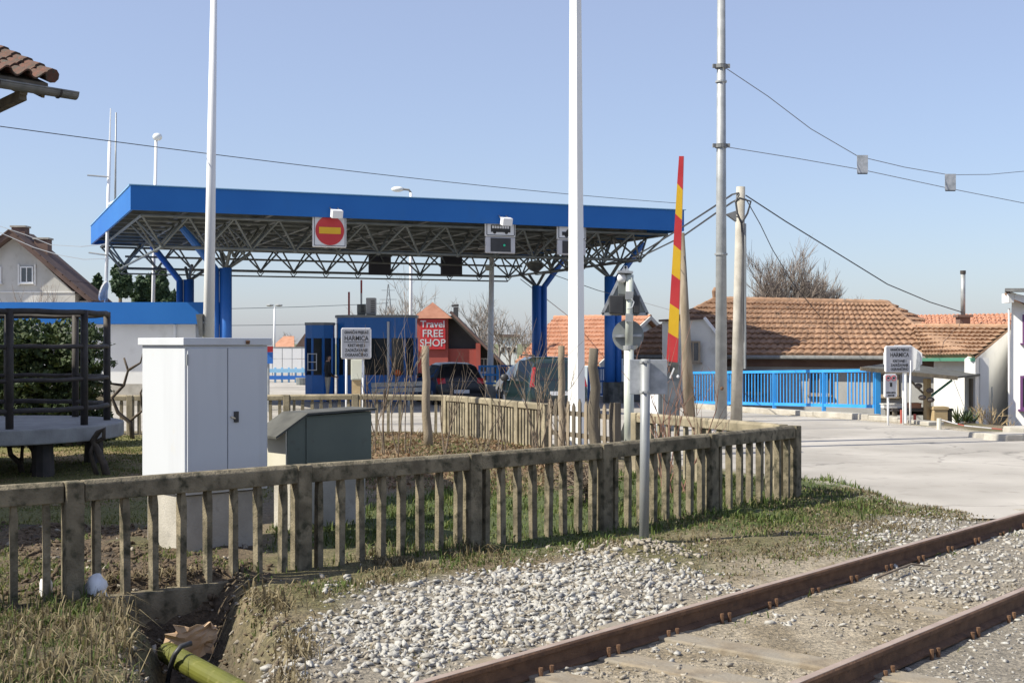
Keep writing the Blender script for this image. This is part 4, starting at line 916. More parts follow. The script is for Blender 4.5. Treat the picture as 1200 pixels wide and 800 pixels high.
# ------------------------------------------------------------------ concrete picket fences
def picket_mesh(h, wd, dp, m):           # tapered top merges under the rail
    b = MB(); q = wd * .36
    b.prism([(-wd / 2, -dp / 2, 0), (wd / 2, -dp / 2, 0), (wd / 2, -dp / 2, h * .90), (q, -dp / 2, h), (-q, -dp / 2, h), (-wd / 2, -dp / 2, h * .90)], (0, dp, 0))
    return b.mesh('picket', m)
def jitter(me, amt, seed):
    r = random.Random(seed)
    for v in me.vertices: v.co += V3((r.uniform(-amt, amt), r.uniform(-amt, amt), r.uniform(-amt, amt)))
def yawM(d, p): a = math.atan2(d.y, d.x); return Matrix.Translation(p) @ Matrix.Rotation(a, 4, 'Z')
def concrete_fence(name, label, pts, tops, m, nper, rail_h=.165, rail_w=.12, post_w=.135, post_extra=-.004, pick=(.062, .07), posts_at=None, sink=.18):
    """pts: post positions (x, y); tops: rail top heights"""
    o = thing(name, label, 'fence', V3((pts[0][0], pts[0][1], gh(*pts[0]))))
    pms = [picket_mesh(1.0, pick[0], pick[1], m) for _ in range(4)]
    for i_, pm in enumerate(pms): jitter(pm, .004, i_)
    for i, (p, zt_) in enumerate(zip(pts, tops)):
        d = V3((*pts[min(i + 1, len(pts) - 1)], 0)) - V3((*pts[max(0, i - 1)], 0)); d.normalize(); nn = V3((-d.y, d.x, 0))
        g = gh(*p) - .25
        MB().obox((p[0], p[1], (zt_ + post_extra + g) / 2), d * post_w / 2, nn * (post_w / 2 + .006), UZ * (zt_ + post_extra - g) / 2).build('post', m, o, bevel=.012)
    for i in range(len(pts) - 1):
        a, b = V3((*pts[i], tops[i])), V3((*pts[i + 1], tops[i + 1])); d = b - a; L = d.length; d.normalize(); h = V3((d.x, d.y, 0)).normalized(); nn = V3((-h.y, h.x, 0))
        a2, b2 = a + d * (post_w / 2 + .002), b - d * (post_w / 2 + .002)
        rail = MB(); hw = rail_w / 2; prof = [(-hw, -rail_h), (hw, -rail_h), (hw, -.03), (hw - .03, 0), (-hw + .03, 0), (-hw, -.03)]
        rail.prism([a2 + nn * u + UZ * v_ for u, v_ in prof], b2 - a2)
        rail.build('rail', m, o, bevel=.008)
        for k in range(nper):
            s = (k + .5) / nper; s = .035 + s * .93; p = a.lerp(b, s); g = gh(p.x, p.y) - (sink if not callable(sink) else sink(p.x)) + random.uniform(-.03, .03); ht = p.z - rail_h + .012 - g
            Mx = yawM(h, V3((p.x, p.y, g))) @ Matrix.Rotation(random.uniform(-.012, .012), 4, 'Y') @ Matrix.Diagonal((random.uniform(.92, 1.08), 1, ht, 1))
            put('picket', random.choice(pms), o, Mx)
    return o
FP = [(-5.0, 8.6), (-3.26, 9.5), (-1.79, 10.87), (-.374, 12.03), (.94, 13.15), (2.23, 14.4), (3.51, 15.94)]
def ztop(px_y, Z): return EYE - (px_y - HY) / FPX * Z
FT = [.90, ztop(563, 9.5), ztop(543.5, 10.87), ztop(530.5, 12.03), ztop(519, 13.15), ztop(507.5, 14.4), ztop(498, 15.94)]
front = concrete_fence('concrete_fence', 'weathered mossy concrete picket fence running across the foreground beside the track', FP, FT, M['concrete_old'], 8, rail_h=.155, pick=(.055, .07))
# exposed footing beam between the first posts, above the dug pit
a, b = V3((*FP[1], 0)), V3((*FP[2], 0)); d = (b - a).normalized(); nn = V3((-d.y, d.x, 0)); p0, p1 = a + d * .12, b - d * .55
MB().obox((p0 + p1) / 2 + UZ * -.20, (p1 - p0) / 2, nn * .075, UZ * .235).build('footing_beam', M['concrete_old'], front, bevel=.01)
ZB_ = 27.0
xsb = [-13.6, -11.75, -9.9, -8.05, -6.2, -4.75, -3.3, -1.42]
concrete_fence('concrete_fence', 'low concrete picket fence at the back of the lawn before the road', [(x, ZB_) for x in xsb], [.87, .87, .87, .86, .85, .87, .88, .86], M['concrete_back'], 7, rail_h=.12, pick=(.06, .06), sink=.05)
pa, pb = V3((-1.42, 27.0, 0)), V3((.62, 23.2, 0)); n = 4
concrete_fence('concrete_fence', 'concrete picket fence between brown garden and road, behind bare bushes', [tuple((pa + V3((.06, -.12, 0))).lerp(pb, i / n).xy) for i in range(n + 1)], [.86, .87, .87, .86, .86], M['concrete_back'], 8, rail_h=.12, pick=(.06, .06), sink=.05)
f2 = [(1.85, 18.95), (2.6, 17.55), (3.38, 16.12)]
concrete_fence('concrete_fence', 'short concrete fence meeting the end of the foreground fence at the road', f2, [ztop(483, 18.95), ztop(489, 17.55), ztop(496.5, 16.12)], M['concrete_back'], 7, rail_h=.14, pick=(.055, .06), sink=.05)
# wooden garden gate panel with pointed boards and two taller stakes
wf = thing('wooden_fence', 'dark old wooden picket panel between the concrete fence and the gate gap', 'fence', V3((.7, 23.0, 0)))
pa, pb = V3((.70, 23.0, 0)), V3((1.66, 21.25, 0)); d = (pb - pa).normalized(); nn = V3((-d.y, d.x, 0))
for zz in (.35, .72): MB().bar(pa + UZ * zz + nn * .03, pb + UZ * zz + nn * .03, .05, .08).build('rail', M['wood_dark'], wf)
for k in range(11):
    p = pa.lerp(pb, k / 10); g = gh(p.x, p.y) - .03; h = random.uniform(.82, .92); wd = .045; t_ = random.uniform(-.02, .02)
    MB().prism([p - d * wd + UZ * g, p + d * wd + UZ * g, p + d * (wd + t_) + UZ * h, p + d * t_ + UZ * (h + .07), p - d * (wd - t_) + UZ * h], -nn * .022).build('board', M['wood_dark'] if k % 3 else M['wood_old'], wf)
p = pb + d * .12; MB().prism([p - d * .06 - nn * .06 + UZ * -.1, p + d * .06 - nn * .06 + UZ * -.1, p + d * .06 + nn * .06 + UZ * -.1, p - d * .06 + nn * .06 + UZ * -.1], (0, 0, 1.07)).build('post', M['wood_dark'], wf)
def stake(px, y0, Z, r0, r1, m, label, name='wooden_stake', lean=0, cat='stake', wob=.02, group=None):
    q = P(px, y0, Z); g = gh(q.x, q.y) - .1; n = 6; pts = []
    for k in range(n + 1):
        s = k / n; pts.append(V3((q.x - lean * (1 - s) + random.uniform(-wob, wob) * (0 < k < n), q.y + random.uniform(-wob, wob) * (0 < k < n), g + (q.z - g) * s)))
    return MB().tube(pts, [r0 + (r1 - r0) * k / n for k in range(n + 1)], 8).top(name, m, label, cat, group, smooth=True)
stake(658, 405, 22.6, .075, .06, M['wood_old'], 'slim weathered stake left of the tall white pole')
stake(696, 408, 21.1, .10, .075, M['wood_dark'], 'thick dark split stake right of the tall white pole', lean=-.02, wob=.03)
stake(498.5, 405, 22.0, .085, .065, M['wood_old'], 'pale barked post standing alone in the brown garden bed', name='wooden_post', cat='post', lean=-.05)

# ------------------------------------------------------------------ white utility cabinet
c0 = V3((-2.94, 11.5, 0)); fd = V3((.725, .689, 0)).normalized(); bd = V3((-.689, .725, 0)).normalized()
wc = thing('utility_cabinet', 'tall white two-door electrical cabinet on a concrete plinth behind the foreground fence', 'cabinet', c0)
wd, dp = .87, .80
def cb(a, b, z): return c0 + fd * a + bd * b + UZ * z
MB().obox(cb(wd / 2, dp / 2, .255), fd * (wd / 2 - .035), bd * (dp / 2 - .035), UZ * .315).build('plinth', M['concrete'], wc, bevel=.008)
MB().obox(cb(wd / 2, dp / 2, 1.255), fd * wd / 2, bd * dp / 2, UZ * .675).build('body', M['cabinet_white'], wc, bevel=.008)
MB().obox(cb(wd / 2, dp / 2, 1.965), fd * (wd / 2 + .03), bd * (dp / 2 + .03), UZ * .034).build('lid', M['cabinet_white'], wc, bevel=.006)
for a, w_ in ((.02, .405), (.435, .41)):
    o = MB().obox(cb(a + w_ / 2, -.009, 1.255), fd * w_ / 2, bd * .009, UZ * .65).build('door', M['cabinet_white'], wc, bevel=.004)
    if a > .4:
        MB().obox(cb(.515, -.026, 1.27), fd * .022, bd * .007, UZ * .05).build('lock', M['black_plastic'], o)
        MB().bar(cb(.50, -.03, 1.255), cb(.455, -.032, 1.275), .012).build('handle', M['chrome'], o)
        MB().tube([cb(.63, -.034, 1.945), cb(.63, -.04, 1.975)], .02, 6).build('bolt', M['rust'], o)
    else:
        for z in (.72, 1.80): MB().obox(cb(.012, -.024, z), fd * .008, bd * .007, UZ * .05).build('hinge', M['galv'], o)

# ------------------------------------------------------------------ green meter box
c0g = V3((-2.28, 13.0, 0)); wg, dg_ = 1.06, .36
def cg(a, b, z): return c0g + fd * a + bd * b + UZ * z
gb = thing('meter_box', 'dark green sheet metal box with sloping felt roof on a concrete base', 'box', c0g)
MB().obox(cg(wg / 2, dg_ / 2, .22), fd * (wg / 2 - .05), bd * (dg_ / 2 - .03), UZ * .38).build('base', M['concrete'], gb, bevel=.008)
zl, zh = 1.09, 1.20
MB().prism([cg(0, 0, .602), cg(wg, 0, .602), cg(wg, 0, zh + .02), cg(.22, 0, zh), cg(0, 0, zl)], bd * dg_).build('body', M['green_paint'], gb, bevel=.004)
MB().obox(cg(-.008, dg_ / 2, .84), fd * .007, bd * (dg_ / 2 - .01), UZ * .235).build('sunlit_end', M['cream_tone'], gb)  # sunlit end of the green box, its brightness put in as cream
MB().obox(cg(.22 + (wg - .22) / 2, -.006, .9), fd * ((wg - .22) / 2 - .004), bd * .005, UZ * .285).build('front_panel', M['green_paint'], gb)
rf = MB(); tp = [cg(-.17, 0, zl - .10), cg(.215, 0, zh + .012), cg(wg + .04, 0, zh + .034)]
for p, q in zip(tp, tp[1:]): rf.prism([p - bd * .05, q - bd * .05, q + bd * (dg_ + .05), p + bd * (dg_ + .05)], (0, 0, .022))
rf.build('roof', M['tar_felt'], gb)

# ------------------------------------------------------------------ round iron cage on a concrete slab (left), in the station's shade
gz = V3((-8.0, 19.5, 0)); RS, RR = 2.0, 1.75
gz0 = thing('round_platform', 'round concrete slab on legs with a dark rod cage in the shade of the lawn', 'platform', V3((gz.x, gz.y, 0)))
n = 40; ring = [gz + V3((RS * math.cos(2 * math.pi * k / n), RS * math.sin(2 * math.pi * k / n), .52)) for k in range(n)]
MB().prism(ring, (0, 0, .22)).build('slab', M['slab'], gz0, bevel=.02)
for z, r in ((2.40, .045), (1.90, .033), (1.42, .033), (.99, .038)):
    m_ = MB(); m_.tube([gz + V3((RR * math.cos(2 * math.pi * k / 48), RR * math.sin(2 * math.pi * k / 48), z + .006 * math.sin(k * 1.7))) for k in range(49)], r, 8, cap=False); m_.build('ring_rod', M['iron_dark'], gz0, smooth=True)
for k in range(9):
    a = R(-18 + 40 * k); p = gz + V3((RR * math.cos(a), RR * math.sin(a), 0)); MB().tube([p + UZ * .742, p + UZ * 2.44], .055, 8).build('upright', M['iron_dark'], gz0, smooth=True)
for a in (-40, 35, 130, 220): p = gz + V3((1.62 * math.cos(R(a)), 1.62 * math.sin(R(a)), 0)); MB().tube([p + UZ * -.1, p + UZ * .518], [.17, .14], 10).build('leg', M['iron_dark'], gz0)
def vine(base, pts, r0, r1, m, name='branch', parent=None):
    n = len(pts); return MB().tube([V3(base) + V3(p) for p in pts], [r0 + (r1 - r0) * k / (n - 1) for k in range(n)], 7).build(name, m, parent, smooth=True)
for bx, lab, sc in ((P(92, 0, 18.6).x, 'dark twisted vine stem looping beside the slab leg', 1), (P(22, 0, 18.9).x, 'pair of dark forked vine stems under the slab', .95)):
    bp = V3((bx, 18.6 if sc == 1 else 18.9, 0)); bp.z = gh(bp.x, bp.y) - .05; v_ = thing('vine_stem', lab, 'vine', bp)
    if sc == 1:
        vine(bp, [(.42, 0, 0), (.36, 0, .22), (.26, .02, .42), (.2, .02, .55), (.28, 0, .66), (.38, -.03, .72), (.36, .02, .58), (.2, .03, .5)], .06, .03, M['vine'], 'stem', v_)
        vine(bp, [(.26, .05, 0), (.2, .05, .2), (.17, .0, .38), (.22, 0, .5)], .04, .025, M['vine'], 'stem', v_)
    else:
        vine(bp, [(.05, 0, 0), (.02, 0, .18), (-.12, 0, .3), (-.16, .02, .48), (-.12, .02, .6)], .05, .03, M['vine'], 'stem', v_)
        vine(bp, [(.2, 0, 0), (.24, 0, .2), (.22, 0, .36), (.12, .02, .5), (.06, .02, .62)], .05, .03, M['vine'], 'stem', v_)
        vine(bp, [(.03, .02, .1), (.04, .02, .35), (.06, .02, .6)], .03, .02, M['vine'], 'stem', v_)

# ------------------------------------------------------------------ leafy things: hedge and conifers made of many small faces
def leaf_mass(n, sampler, size, seed, up=.3):
    r = np.random.default_rng(seed); C, D = sampler(n, r)
    t1 = r.normal(size=(len(C), 3)); t1 /= np.linalg.norm(t1, axis=1)[:, None]
    t2 = np.cross(t1, D + r.normal(size=(len(C), 3)) * .6); t2 /= np.linalg.norm(t2, axis=1)[:, None] + 1e-9
    s = (size * r.uniform(.55, 1.35, len(C)))[:, None]
    V = np.stack([C - t1 * s, C + t2 * s * .5, C + t1 * s, C - t2 * s * .5], 1).reshape(-1, 3)
    F = np.arange(len(C) * 4).reshape(-1, 4); return V, F
def clump_tree(name, label, cat, base, height, radii, n, size, seed, leafm, trunk_h, group=None, cone=.6):
    """several leafy clumps round a trunk; radii: list of (x, y, z, rx, rz)"""
    o = thing(name, label, cat, base, group); base = V3(base)
    MB().tube([base - UZ * .2, base + UZ * trunk_h * .5, base + UZ * trunk_h], [.22, .17, .06], 8).build('trunk', M['bark'], o)
    def samp(nn, r):
        Cs = []; Ds = []
        wts = np.array([q[3] ** 2 * q[4] for q in radii]); wts /= wts.sum()
        for (x, y, z, rx, rz), w_ in zip(radii, wts):
            k = max(40, int(nn * w_)); d = r.normal(size=(k, 3)); d /= np.linalg.norm(d, axis=1)[:, None]
            rad = r.uniform(.55, 1.0, k) ** .5 * (1 + .25 * np.sin(d[:, 0] * 5 + x * 3) * np.sin(d[:, 2] * 6 + y))
            c = d * rad[:, None] * np.array([rx, rx, rz]) + np.array([x, y, z]); Cs.append(c); Ds.append(d)
        return np.concatenate(Cs), np.concatenate(Ds)
    V, F = leaf_mass(n, samp, size, seed); ob = link('crown', fast_mesh('crown', V, F, leafm), o); return o
r = random.Random(4)
Zc = 76
for i, (px, top_, wd) in enumerate(((141, 310, 54), (187, 313, 54), (167, 322, 56), (116, 317, 20))):
    b = P(px, 0, Zc + i * 1.5); b.z = -.4; H = EYE - (top_ - HY) / FPX * Zc + .4; rw = wd / 2 / FPX * Zc
    rad = []
    for k in range(15 if wd > 20 else 6):
        s = r.uniform(.12, .97); a = r.uniform(0, 6.28); q = rw * (1 - .55 * max(0, s - .35)) * r.uniform(.35, .8)
        rad.append((q * math.cos(a), q * math.sin(a), H * s * .9, rw * r.uniform(.32, .5), H * r.uniform(.09, .15)))
    rad.append((0, 0, H * .9, rw * .35, H * .11))
    clump_tree('conifer_tree', ['broad dark evergreen tree directly behind the canopy corner', 'dark evergreen tree beside the lamp post right of the canopy corner', 'lower dense evergreen between the two taller ones', 'thin small evergreen at the left end of the group'][i], 'tree', b, H, rad, 15000 if wd > 20 else 3000, .17, 50 + i, M['leaf_conifer'], H * .85, 'evergreens behind the blue topped building')
b = P(3, 0, 60); b.z = -.3; H = 2.0 + 1.95
clump_tree('conifer_tree', 'sparse dark conifer branches at the left edge before the gabled house', 'tree', b, H, [(-.9, 0, 3.0, .6, .14), (.3, 0, 2.9, .75, .12), (-.2, 0, 3.5, .7, .12), (.5, .2, 3.7, .5, .1), (0, 0, 2.3, 1.0, .2)], 2500, .13, 71, M['leaf_conifer'], 3.9, 'evergreens behind the blue topped building')
# clipped thuja columns of the hedge behind the cage
hx0, hx1 = P(-60, 0, 24).x, P(104, 0, 24).x
for k in range(4):
    x = hx0 + (hx1 - hx0) * (k + .5) / 4; b = V3((x, 24 + .1 * (k % 2), gh(x, 24))); H = 2.38 - b.z + .05 * math.sin(k * 3)
    rad = [(r.uniform(-.3, .3), r.uniform(-.25, .25), H * s, .52 * r.uniform(.8, 1.1), .28) for s in np.linspace(.1, .9, 12)]
    clump_tree('thuja_bush', ['clipped dense thuja bush at the picture edge', 'clipped dense thuja bush, second from the left edge', 'clipped dense thuja bush with yellowing sprays behind the cage', 'clipped dense thuja bush at the right end of the hedge'][k], 'bush', b, H, rad, 9000, .055, 80 + k, M['leaf_dark'], H * .8, 'thuja hedge behind the cage')

# ------------------------------------------------------------------ bare trees and shrubs
def bare(name, label, cat, base, H, seed, m, spread=.5, depth=4, trunks=1, r0=.1, kids=(3, 4), group=None, tw=.004, trunk_frac=.35, up=.35):
    r = random.Random(seed); base = V3(base); o = thing(name, label, cat, base, group); tk = MB(); br = MB()
    def grow(p, d, L, rad, lev, tgt):
        n = 3 if lev < 3 else 2; pts = [p]; q = V3(p); dd = V3(d)
        for k in range(n):
            dd = (dd + V3((r.gauss(0, .13), r.gauss(0, .13), r.gauss(.03, .08)))).normalized(); q = q + dd * L / n; pts.append(q.copy())
        re_ = rad * (.55 if lev < depth else .4)
        (tk if lev == 0 else br).tube(pts, [rad + (re_ - rad) * k / n for k in range(n + 1)], 6 if lev == 0 else (4 if lev < 2 else 3), cap=False)
        if lev >= depth: return
        for k in range(r.randint(*kids)):
            s = r.uniform(.35, 1) if lev else r.uniform(.55, 1); i = min(n - 1, int(s * n)); st_ = pts[i].lerp(pts[i + 1], s * n - i)
            nd = (dd + V3((r.gauss(0, spread), r.gauss(0, spread), r.gauss(up * .5, .25)))).normalized()
            grow(st_, nd, L * r.uniform(.5, .85), max(tw, rad * r.uniform(.38, .6)), lev + 1, tgt)
    for t_ in range(trunks):
        d = V3((r.gauss(0, .12 * (trunks > 1)), r.gauss(0, .12 * (trunks > 1)), 1)).normalized()
        off = V3((r.uniform(-1, 1), r.uniform(-.5, .5), 0)) * (.35 * (trunks > 1)) * min(1.5, H / 4)
        grow(base + off - UZ * .1, d, H * trunk_frac, r0 * r.uniform(.8, 1.1), 0, tk)
    tk.build('trunk', m, o); br.build('branches', m, o); return o
def at0(px, Z, dz=0): q = P(px, 0, Z); return V3((q.x, q.y, float(base_h(q.x, q.y)) + dz))
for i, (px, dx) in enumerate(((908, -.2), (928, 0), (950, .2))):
    bare('bare_tree', ['leafless tree rising behind the tiled ridge, left of three', 'leafless tree rising behind the tiled ridge, tallest middle one', 'leafless tree rising behind the tiled ridge, right of three'][i], 'tree', at0(px, 70 + i, -.3), (7.2, 7.6, 6.6)[i], 300 + i, M['bark_far'], spread=.32, depth=5, r0=.12, kids=(4, 6), group='bare trees behind the long house', tw=.012, trunk_frac=.42, up=.6)
for i, (px, Z, H, sd_) in enumerate(((481, 98, 6.2, 1), (470, 101, 5.2, 2), (598, 105, 4.2, 3), (584, 100, 5.2, 4), (570, 110, 4.6, 5), (618, 98, 3.8, 6), (560, 104, 5.8, 7), (333, 125, 3.2, 8), (345, 128, 3.0, 9), (680, 120, 3.6, 10))):
    lab = ['leafless tree with wide crown behind the lamp post and booth', 'smaller leafless tree left of the booth lamp post', 'low bare tree right of the shop roof', 'bare tree beside the shop verge', 'hazy bare tree far behind the shop', 'low bare tree left of the blue column', 'bare tree close behind the shop chimney', 'small bare tree above the white barrier panels', 'small bare tree at the right end of the white panels', 'distant bare tree above the orange roof'][i]
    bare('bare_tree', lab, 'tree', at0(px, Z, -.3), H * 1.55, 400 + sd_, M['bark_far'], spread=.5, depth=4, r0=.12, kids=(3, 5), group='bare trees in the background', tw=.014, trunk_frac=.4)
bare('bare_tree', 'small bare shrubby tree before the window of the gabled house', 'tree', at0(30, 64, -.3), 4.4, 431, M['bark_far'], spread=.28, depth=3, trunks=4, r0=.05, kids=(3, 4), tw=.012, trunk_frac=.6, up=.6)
def gxy(px, Z): q = P(px, 0, Z); return V3((q.x, q.y, gh(q.x, q.y)))
sh_spec = [(450, 20.6, 1.6, M['bark'], 9, 'tangle of bare stems left of the garden post'), (474, 20.2, 1.9, M['bark'], 8, 'bare bush right beside the pale garden post'), (432, 21.2, 1.3, M['bark'], 6, 'low bare stems behind the green box'),
           (522, 19.4, 1.3, M['bark'], 5, 'low bare stems right of the garden post'), (618, 20.6, 1.75, M['bark'], 8, 'bare bush before the dark van'), (636, 20.0, 1.6, M['bark'], 7, 'bare bush leaning on the picket fence'), (590, 20.2, 1.4, M['bark'], 5, 'thin bare stems left of the van bushes'),
           (668, 19.5, 1.2, M['bark'], 6, 'bare shoots at the foot of the white pole'), (775, 16.9, 1.55, M['twig_red'], 9, 'reddish bare bush before the barrier box'), (795, 16.4, 1.3, M['twig_red'], 8, 'reddish bare bush right of the barrier box'), (816, 16.2, 1.1, M['twig_red'], 6, 'low reddish shoots at the short fence'), (563, 16.5, .9, M['bark'], 6, 'low bare shoots behind the foreground fence')]
for i, (px, Z, H, m, tr_, lab) in enumerate(sh_spec):
    bare('bare_bush', lab, 'bush', gxy(px, Z), H, 500 + i, m, spread=.34, depth=2, trunks=max(3, int(tr_ * .6)), r0=.013, kids=(1, 3), group='bare bushes in the garden', tw=.0045, trunk_frac=.72, up=.4)
# fallen branch heap by the fence
bare('branch_heap', 'heap of cut branches lying behind the foreground fence', 'branches', V3((.9, 15.2, gh(.9, 15.2))), .7, 531, M['bark'], spread=1.1, depth=3, trunks=9, r0=.02, kids=(3, 5), tw=.006, trunk_frac=.5, up=-.3)
# twisted small fruit tree behind the cabinet
tv = thing('twisted_tree', 'small dark twisted bare tree at the back fence beside the white cabinet', 'tree', gxy(150, 25.6))
bt = gxy(150, 25.6)
vine(bt, [(.1, 0, -.1), (.05, 0, .3), (-.2, 0, .5), (-.32, 0, .8), (-.1, .05, 1.05), (.0, 0, 1.35), (-.08, 0, 1.6)], .05, .02, M['vine'], 'trunk', tv)
for pts in ([(-.3, 0, .75), (-.65, 0, .9), (-.9, 0, .85)], [(.05, 0, .35), (.3, 0, .55), (.5, 0, .5), (.7, 0, .75)], [(-.1, .05, 1.05), (-.45, 0, 1.1), (-.6, 0, 1.35)], [(.3, 0, .55), (.25, 0, .9), (.4, 0, 1.2)], [(0, 0, 1.35), (.25, 0, 1.5), (.3, 0, 1.7)]): vine(bt, pts, .03, .01, M['vine'], 'branch', tv)

# ------------------------------------------------------------------ poles, masts and lamps
def pole(name, label, cat, px0, y0, px1, y1, Z, r0, r1, m, n=10, zg=None, group=None, smooth=True, rot=0):
    q = P(px1, y1, Z); b = P(px0, y0, Z); d = q - b; zg = gh(b.x, b.y) - .15 if zg is None else zg; b = b + d * ((zg - b.z) / d.z)
    o = thing(name, label, cat, V3((b.x, b.y, zg + .15)), group)
    MB().tube([b, q], [r0, r1], n, rot=rot).build('pole', m, o, smooth=smooth); return o, b, q
o, b, q = pole('white_pole', 'tall tapered white pole rising through the middle of the scene', 'pole', 675.5, 474, 674.2, -60, 24.0, .17, .105, M['pole_white'], 4, smooth=False, rot=R(-38))
MB().box((b.x - .3, b.y - .3, b.z), (b.x + .3, b.y + .3, b.z + .25)).build('base_plate', M['concrete'], o)
o, b, q = pole('white_pole', 'tall tapered white pole behind the white cabinet at left', 'pole', 244.5, 395, 251.5, -60, 24.0, .125, .055, M['pole_white'], 8)
c = P(234, 368, 23.9); c2 = P(236, 394, 23.9); MB().tube([c, c2], [.085, .045], 4).build('loudspeaker', M['zinc'], o); MB().bar(P(235, 378, 23.9), P(243, 378, 23.95), .03).build('bracket', M['galv'], o)
o, b, q = pole('steel_pole', 'thick grey galvanised steel pole carrying two span wires', 'pole', 845, 491, 845.3, -60, 23.7, .115, .07, M['galv'], 16)
for y_ in (97, 299): c = P(845, y_, 23.7); MB().tube([c, c + UZ * .035], .12 if y_ == 299 else .105, 16).build('collar', M['galv'], o)
for y_ in (78, 171):
    c = P(845, y_, 23.7); MB().tube([c - UZ * .035, c + UZ * .035], .115, 14).build('clamp', M['zinc'], o)
    for s in (-1, 1): MB().bar(c + V3((s * .09, -.03, 0)), c + V3((s * .16, -.04, 0)), .05, .07).build('clamp_ear', M['zinc'], o)
c = P(846, 455, 23.55); MB().ball(c, .035, 8, 5).build('terminal', M['rust'], o)
o, b, q = pole('concrete_pole', 'whitish concrete pole with looping cables and a small lamp behind the steel pole', 'pole', 864, 433, 868, 219, 33.5, .155, .115, M['concrete'], 12)
for k, (a0, a1, off) in enumerate((((862, 228), (872, 250), 0), ((874, 232), (871, 262), 1))):
    pts = [P(x, y, 33.3) for x, y in ((866, 228 + 4 * k), (862 + 18 * k, 236), (864 + 12 * k, 250), (869, 262), (872, 300), (871, 360), (874, 432))]
    MB().tube(pts, .028, 5).build('cable_drop', M['wire'], o)
MB().tube([P(873, y, 33.3) for y in (262, 320, 380, 432)], .035, 6).build('cable_duct', M['grey_steel'], o)
c = P(857, 253, 33.2); MB().prism([c + V3((-.16, 0, .03)), c + V3((.1, 0, .12)), c + V3((.1, 0, -.16))], (0, -.2, 0)).build('lamp', M['zinc'], o); MB().bar(c + V3((.05, -.05, 0)), P(866, 255, 33.4), .03).build('lamp_arm', M['galv'], o)
o, b, q = pole('wooden_pole', 'leaning weathered wooden pole beside the raised barrier arm', 'pole', 807, 465, 798, 273, 36, .17, .10, M['wood_old'], 10)
MB().tube([P(801.5, 300, 35.9), P(804, 312, 35.8), P(804, 330, 35.8)], .012, 4).build('wire_loop', M['wire'], o)
def lamp_post(label, px, ytop, Z, head, zoff=0, r=.07, pxb=None):
    o, b, q = pole('lamp_post', label, 'lamp post', pxb or px, 402, px, ytop, Z, r, r * .7, M['white_metal'], 10, zg=-.3, group='lamp posts')
    hd = MB()
    if head == 'left': hd.tube([q, q + V3((-.1, 0, .14)), q + V3((-.5, 0, .18))], .05, 7); o2 = hd.build('arm', M['zinc'], o); MB().ball(q + V3((-.62, 0, .17)), .24, 10, 6, sc=(1.3, .6, .55)).build('lamp_head', M['lamp_glass'], o, smooth=True)
    elif head == 'ball': MB().ball(q + V3((.05, 0, .05)), .2, 10, 6, sc=(1, 1, .8)).build('lamp_head', M['lamp_glass'], o, smooth=True)
    elif head == 'twin':
        for s in (-1, 1): MB().ball(q + V3((s * .4, 0, .1)), .3, 8, 5, sc=(1.2, .6, .4)).build('lamp_head', M['galv'], o)
    else:
        MB().box((q.x - .55, q.y - .2, q.z - .06), (q.x - .1, q.y + .2, q.z + .2)).build('lamp_head', M['galv'], o)
    return o, b, q
lamp_post('slim white lamp post with round head rising above the canopy at left', 183, 162, 52, 'ball', pxb=178.5, r=.085)
lamp_post('white lamp post with curved head seen above and below the canopy', 481.5, 226, 60, 'left', r=.09)
lamp_post('distant slim lamp post above the white barrier panels', 321.5, 359, 115, 'twin', r=.11)
o, b, q = lamp_post('grey lamp post at the blue gate right of the hatchback', 576.5, 290, 50.5, 'box', r=.13, pxb=575)
MB().box((b.x - .4, b.y - .4, b.z), (b.x + .4, b.y + .4, b.z + .55)).build('concrete_foot', M['concrete'], o)
c = P(573, 314, 50.2); MB().obox(c, V3((.15, 0, 0)), V3((0, .12, 0)), UZ * .1).build('floodlight', M['pale_green_pole'], o)
o, b, q = pole('antenna_mast', 'thin mast with cross arms and white dish beside the canopy corner', 'mast', 124, 350, 128.5, 166, 44.2, .06, .055, M['white_metal'], 8, zg=2.5)
MB().tube([P(128.5, 166, 44.2), P(129.7, 127, 44.2)], [.03, .02], 6).build('whip', M['white_metal'], o)
for x0_, y0_, x1_, y1_ in ((102.5, 205.5, 127, 207.5), (104, 296, 125, 299)): MB().tube([P(x0_, y0_, 44.1), P(x1_, y1_, 44.1)], .028, 6).build('cross_arm', M['galv'], o)
MB().bar(P(126, 240, 44.2), P(134, 236, 44), .06).build('bracket', M['sign_white'], o)
c = P(120.5, 341, 44.0); dd = V3((.93, -.02, -.30)).normalized(); ax1 = V3((.30, 0, .95)).normalized(); ax2 = dd.cross(ax1)
MB().prism([c + ax1 * .34 * math.cos(t_) + ax2 * .34 * math.sin(t_) for t_ in np.linspace(0, 2 * math.pi, 19)[:-1]], dd * .05).build('dish', M['sign_white'], o)
MB().bar(c, P(124, 341, 44.2), .04).build('dish_arm', M['zinc'], o)
o, b, q = pole('antenna_mast', 'thin bare whip mast standing on the canopy edge', 'mast', 135, 234, 136, 132, 44.6, .04, .025, M['galv'], 6, zg=6.3)
b, q = P(455.3, 400, 420), P(455, 333, 420); b.z = -1; o = thing('power_pylon', 'faint slender lattice pylon far behind the booth roof', 'pylon', b)
lat = MB()
for sx, sy in ((1, 1), (1, -1), (-1, 1), (-1, -1)):
    MB().tube([b + V3((sx * 2.0, sy * 2.0, 0)), q + V3((sx * .12, sy * .12, 0))], .11, 4).build('leg', M['wire_pale'], o)
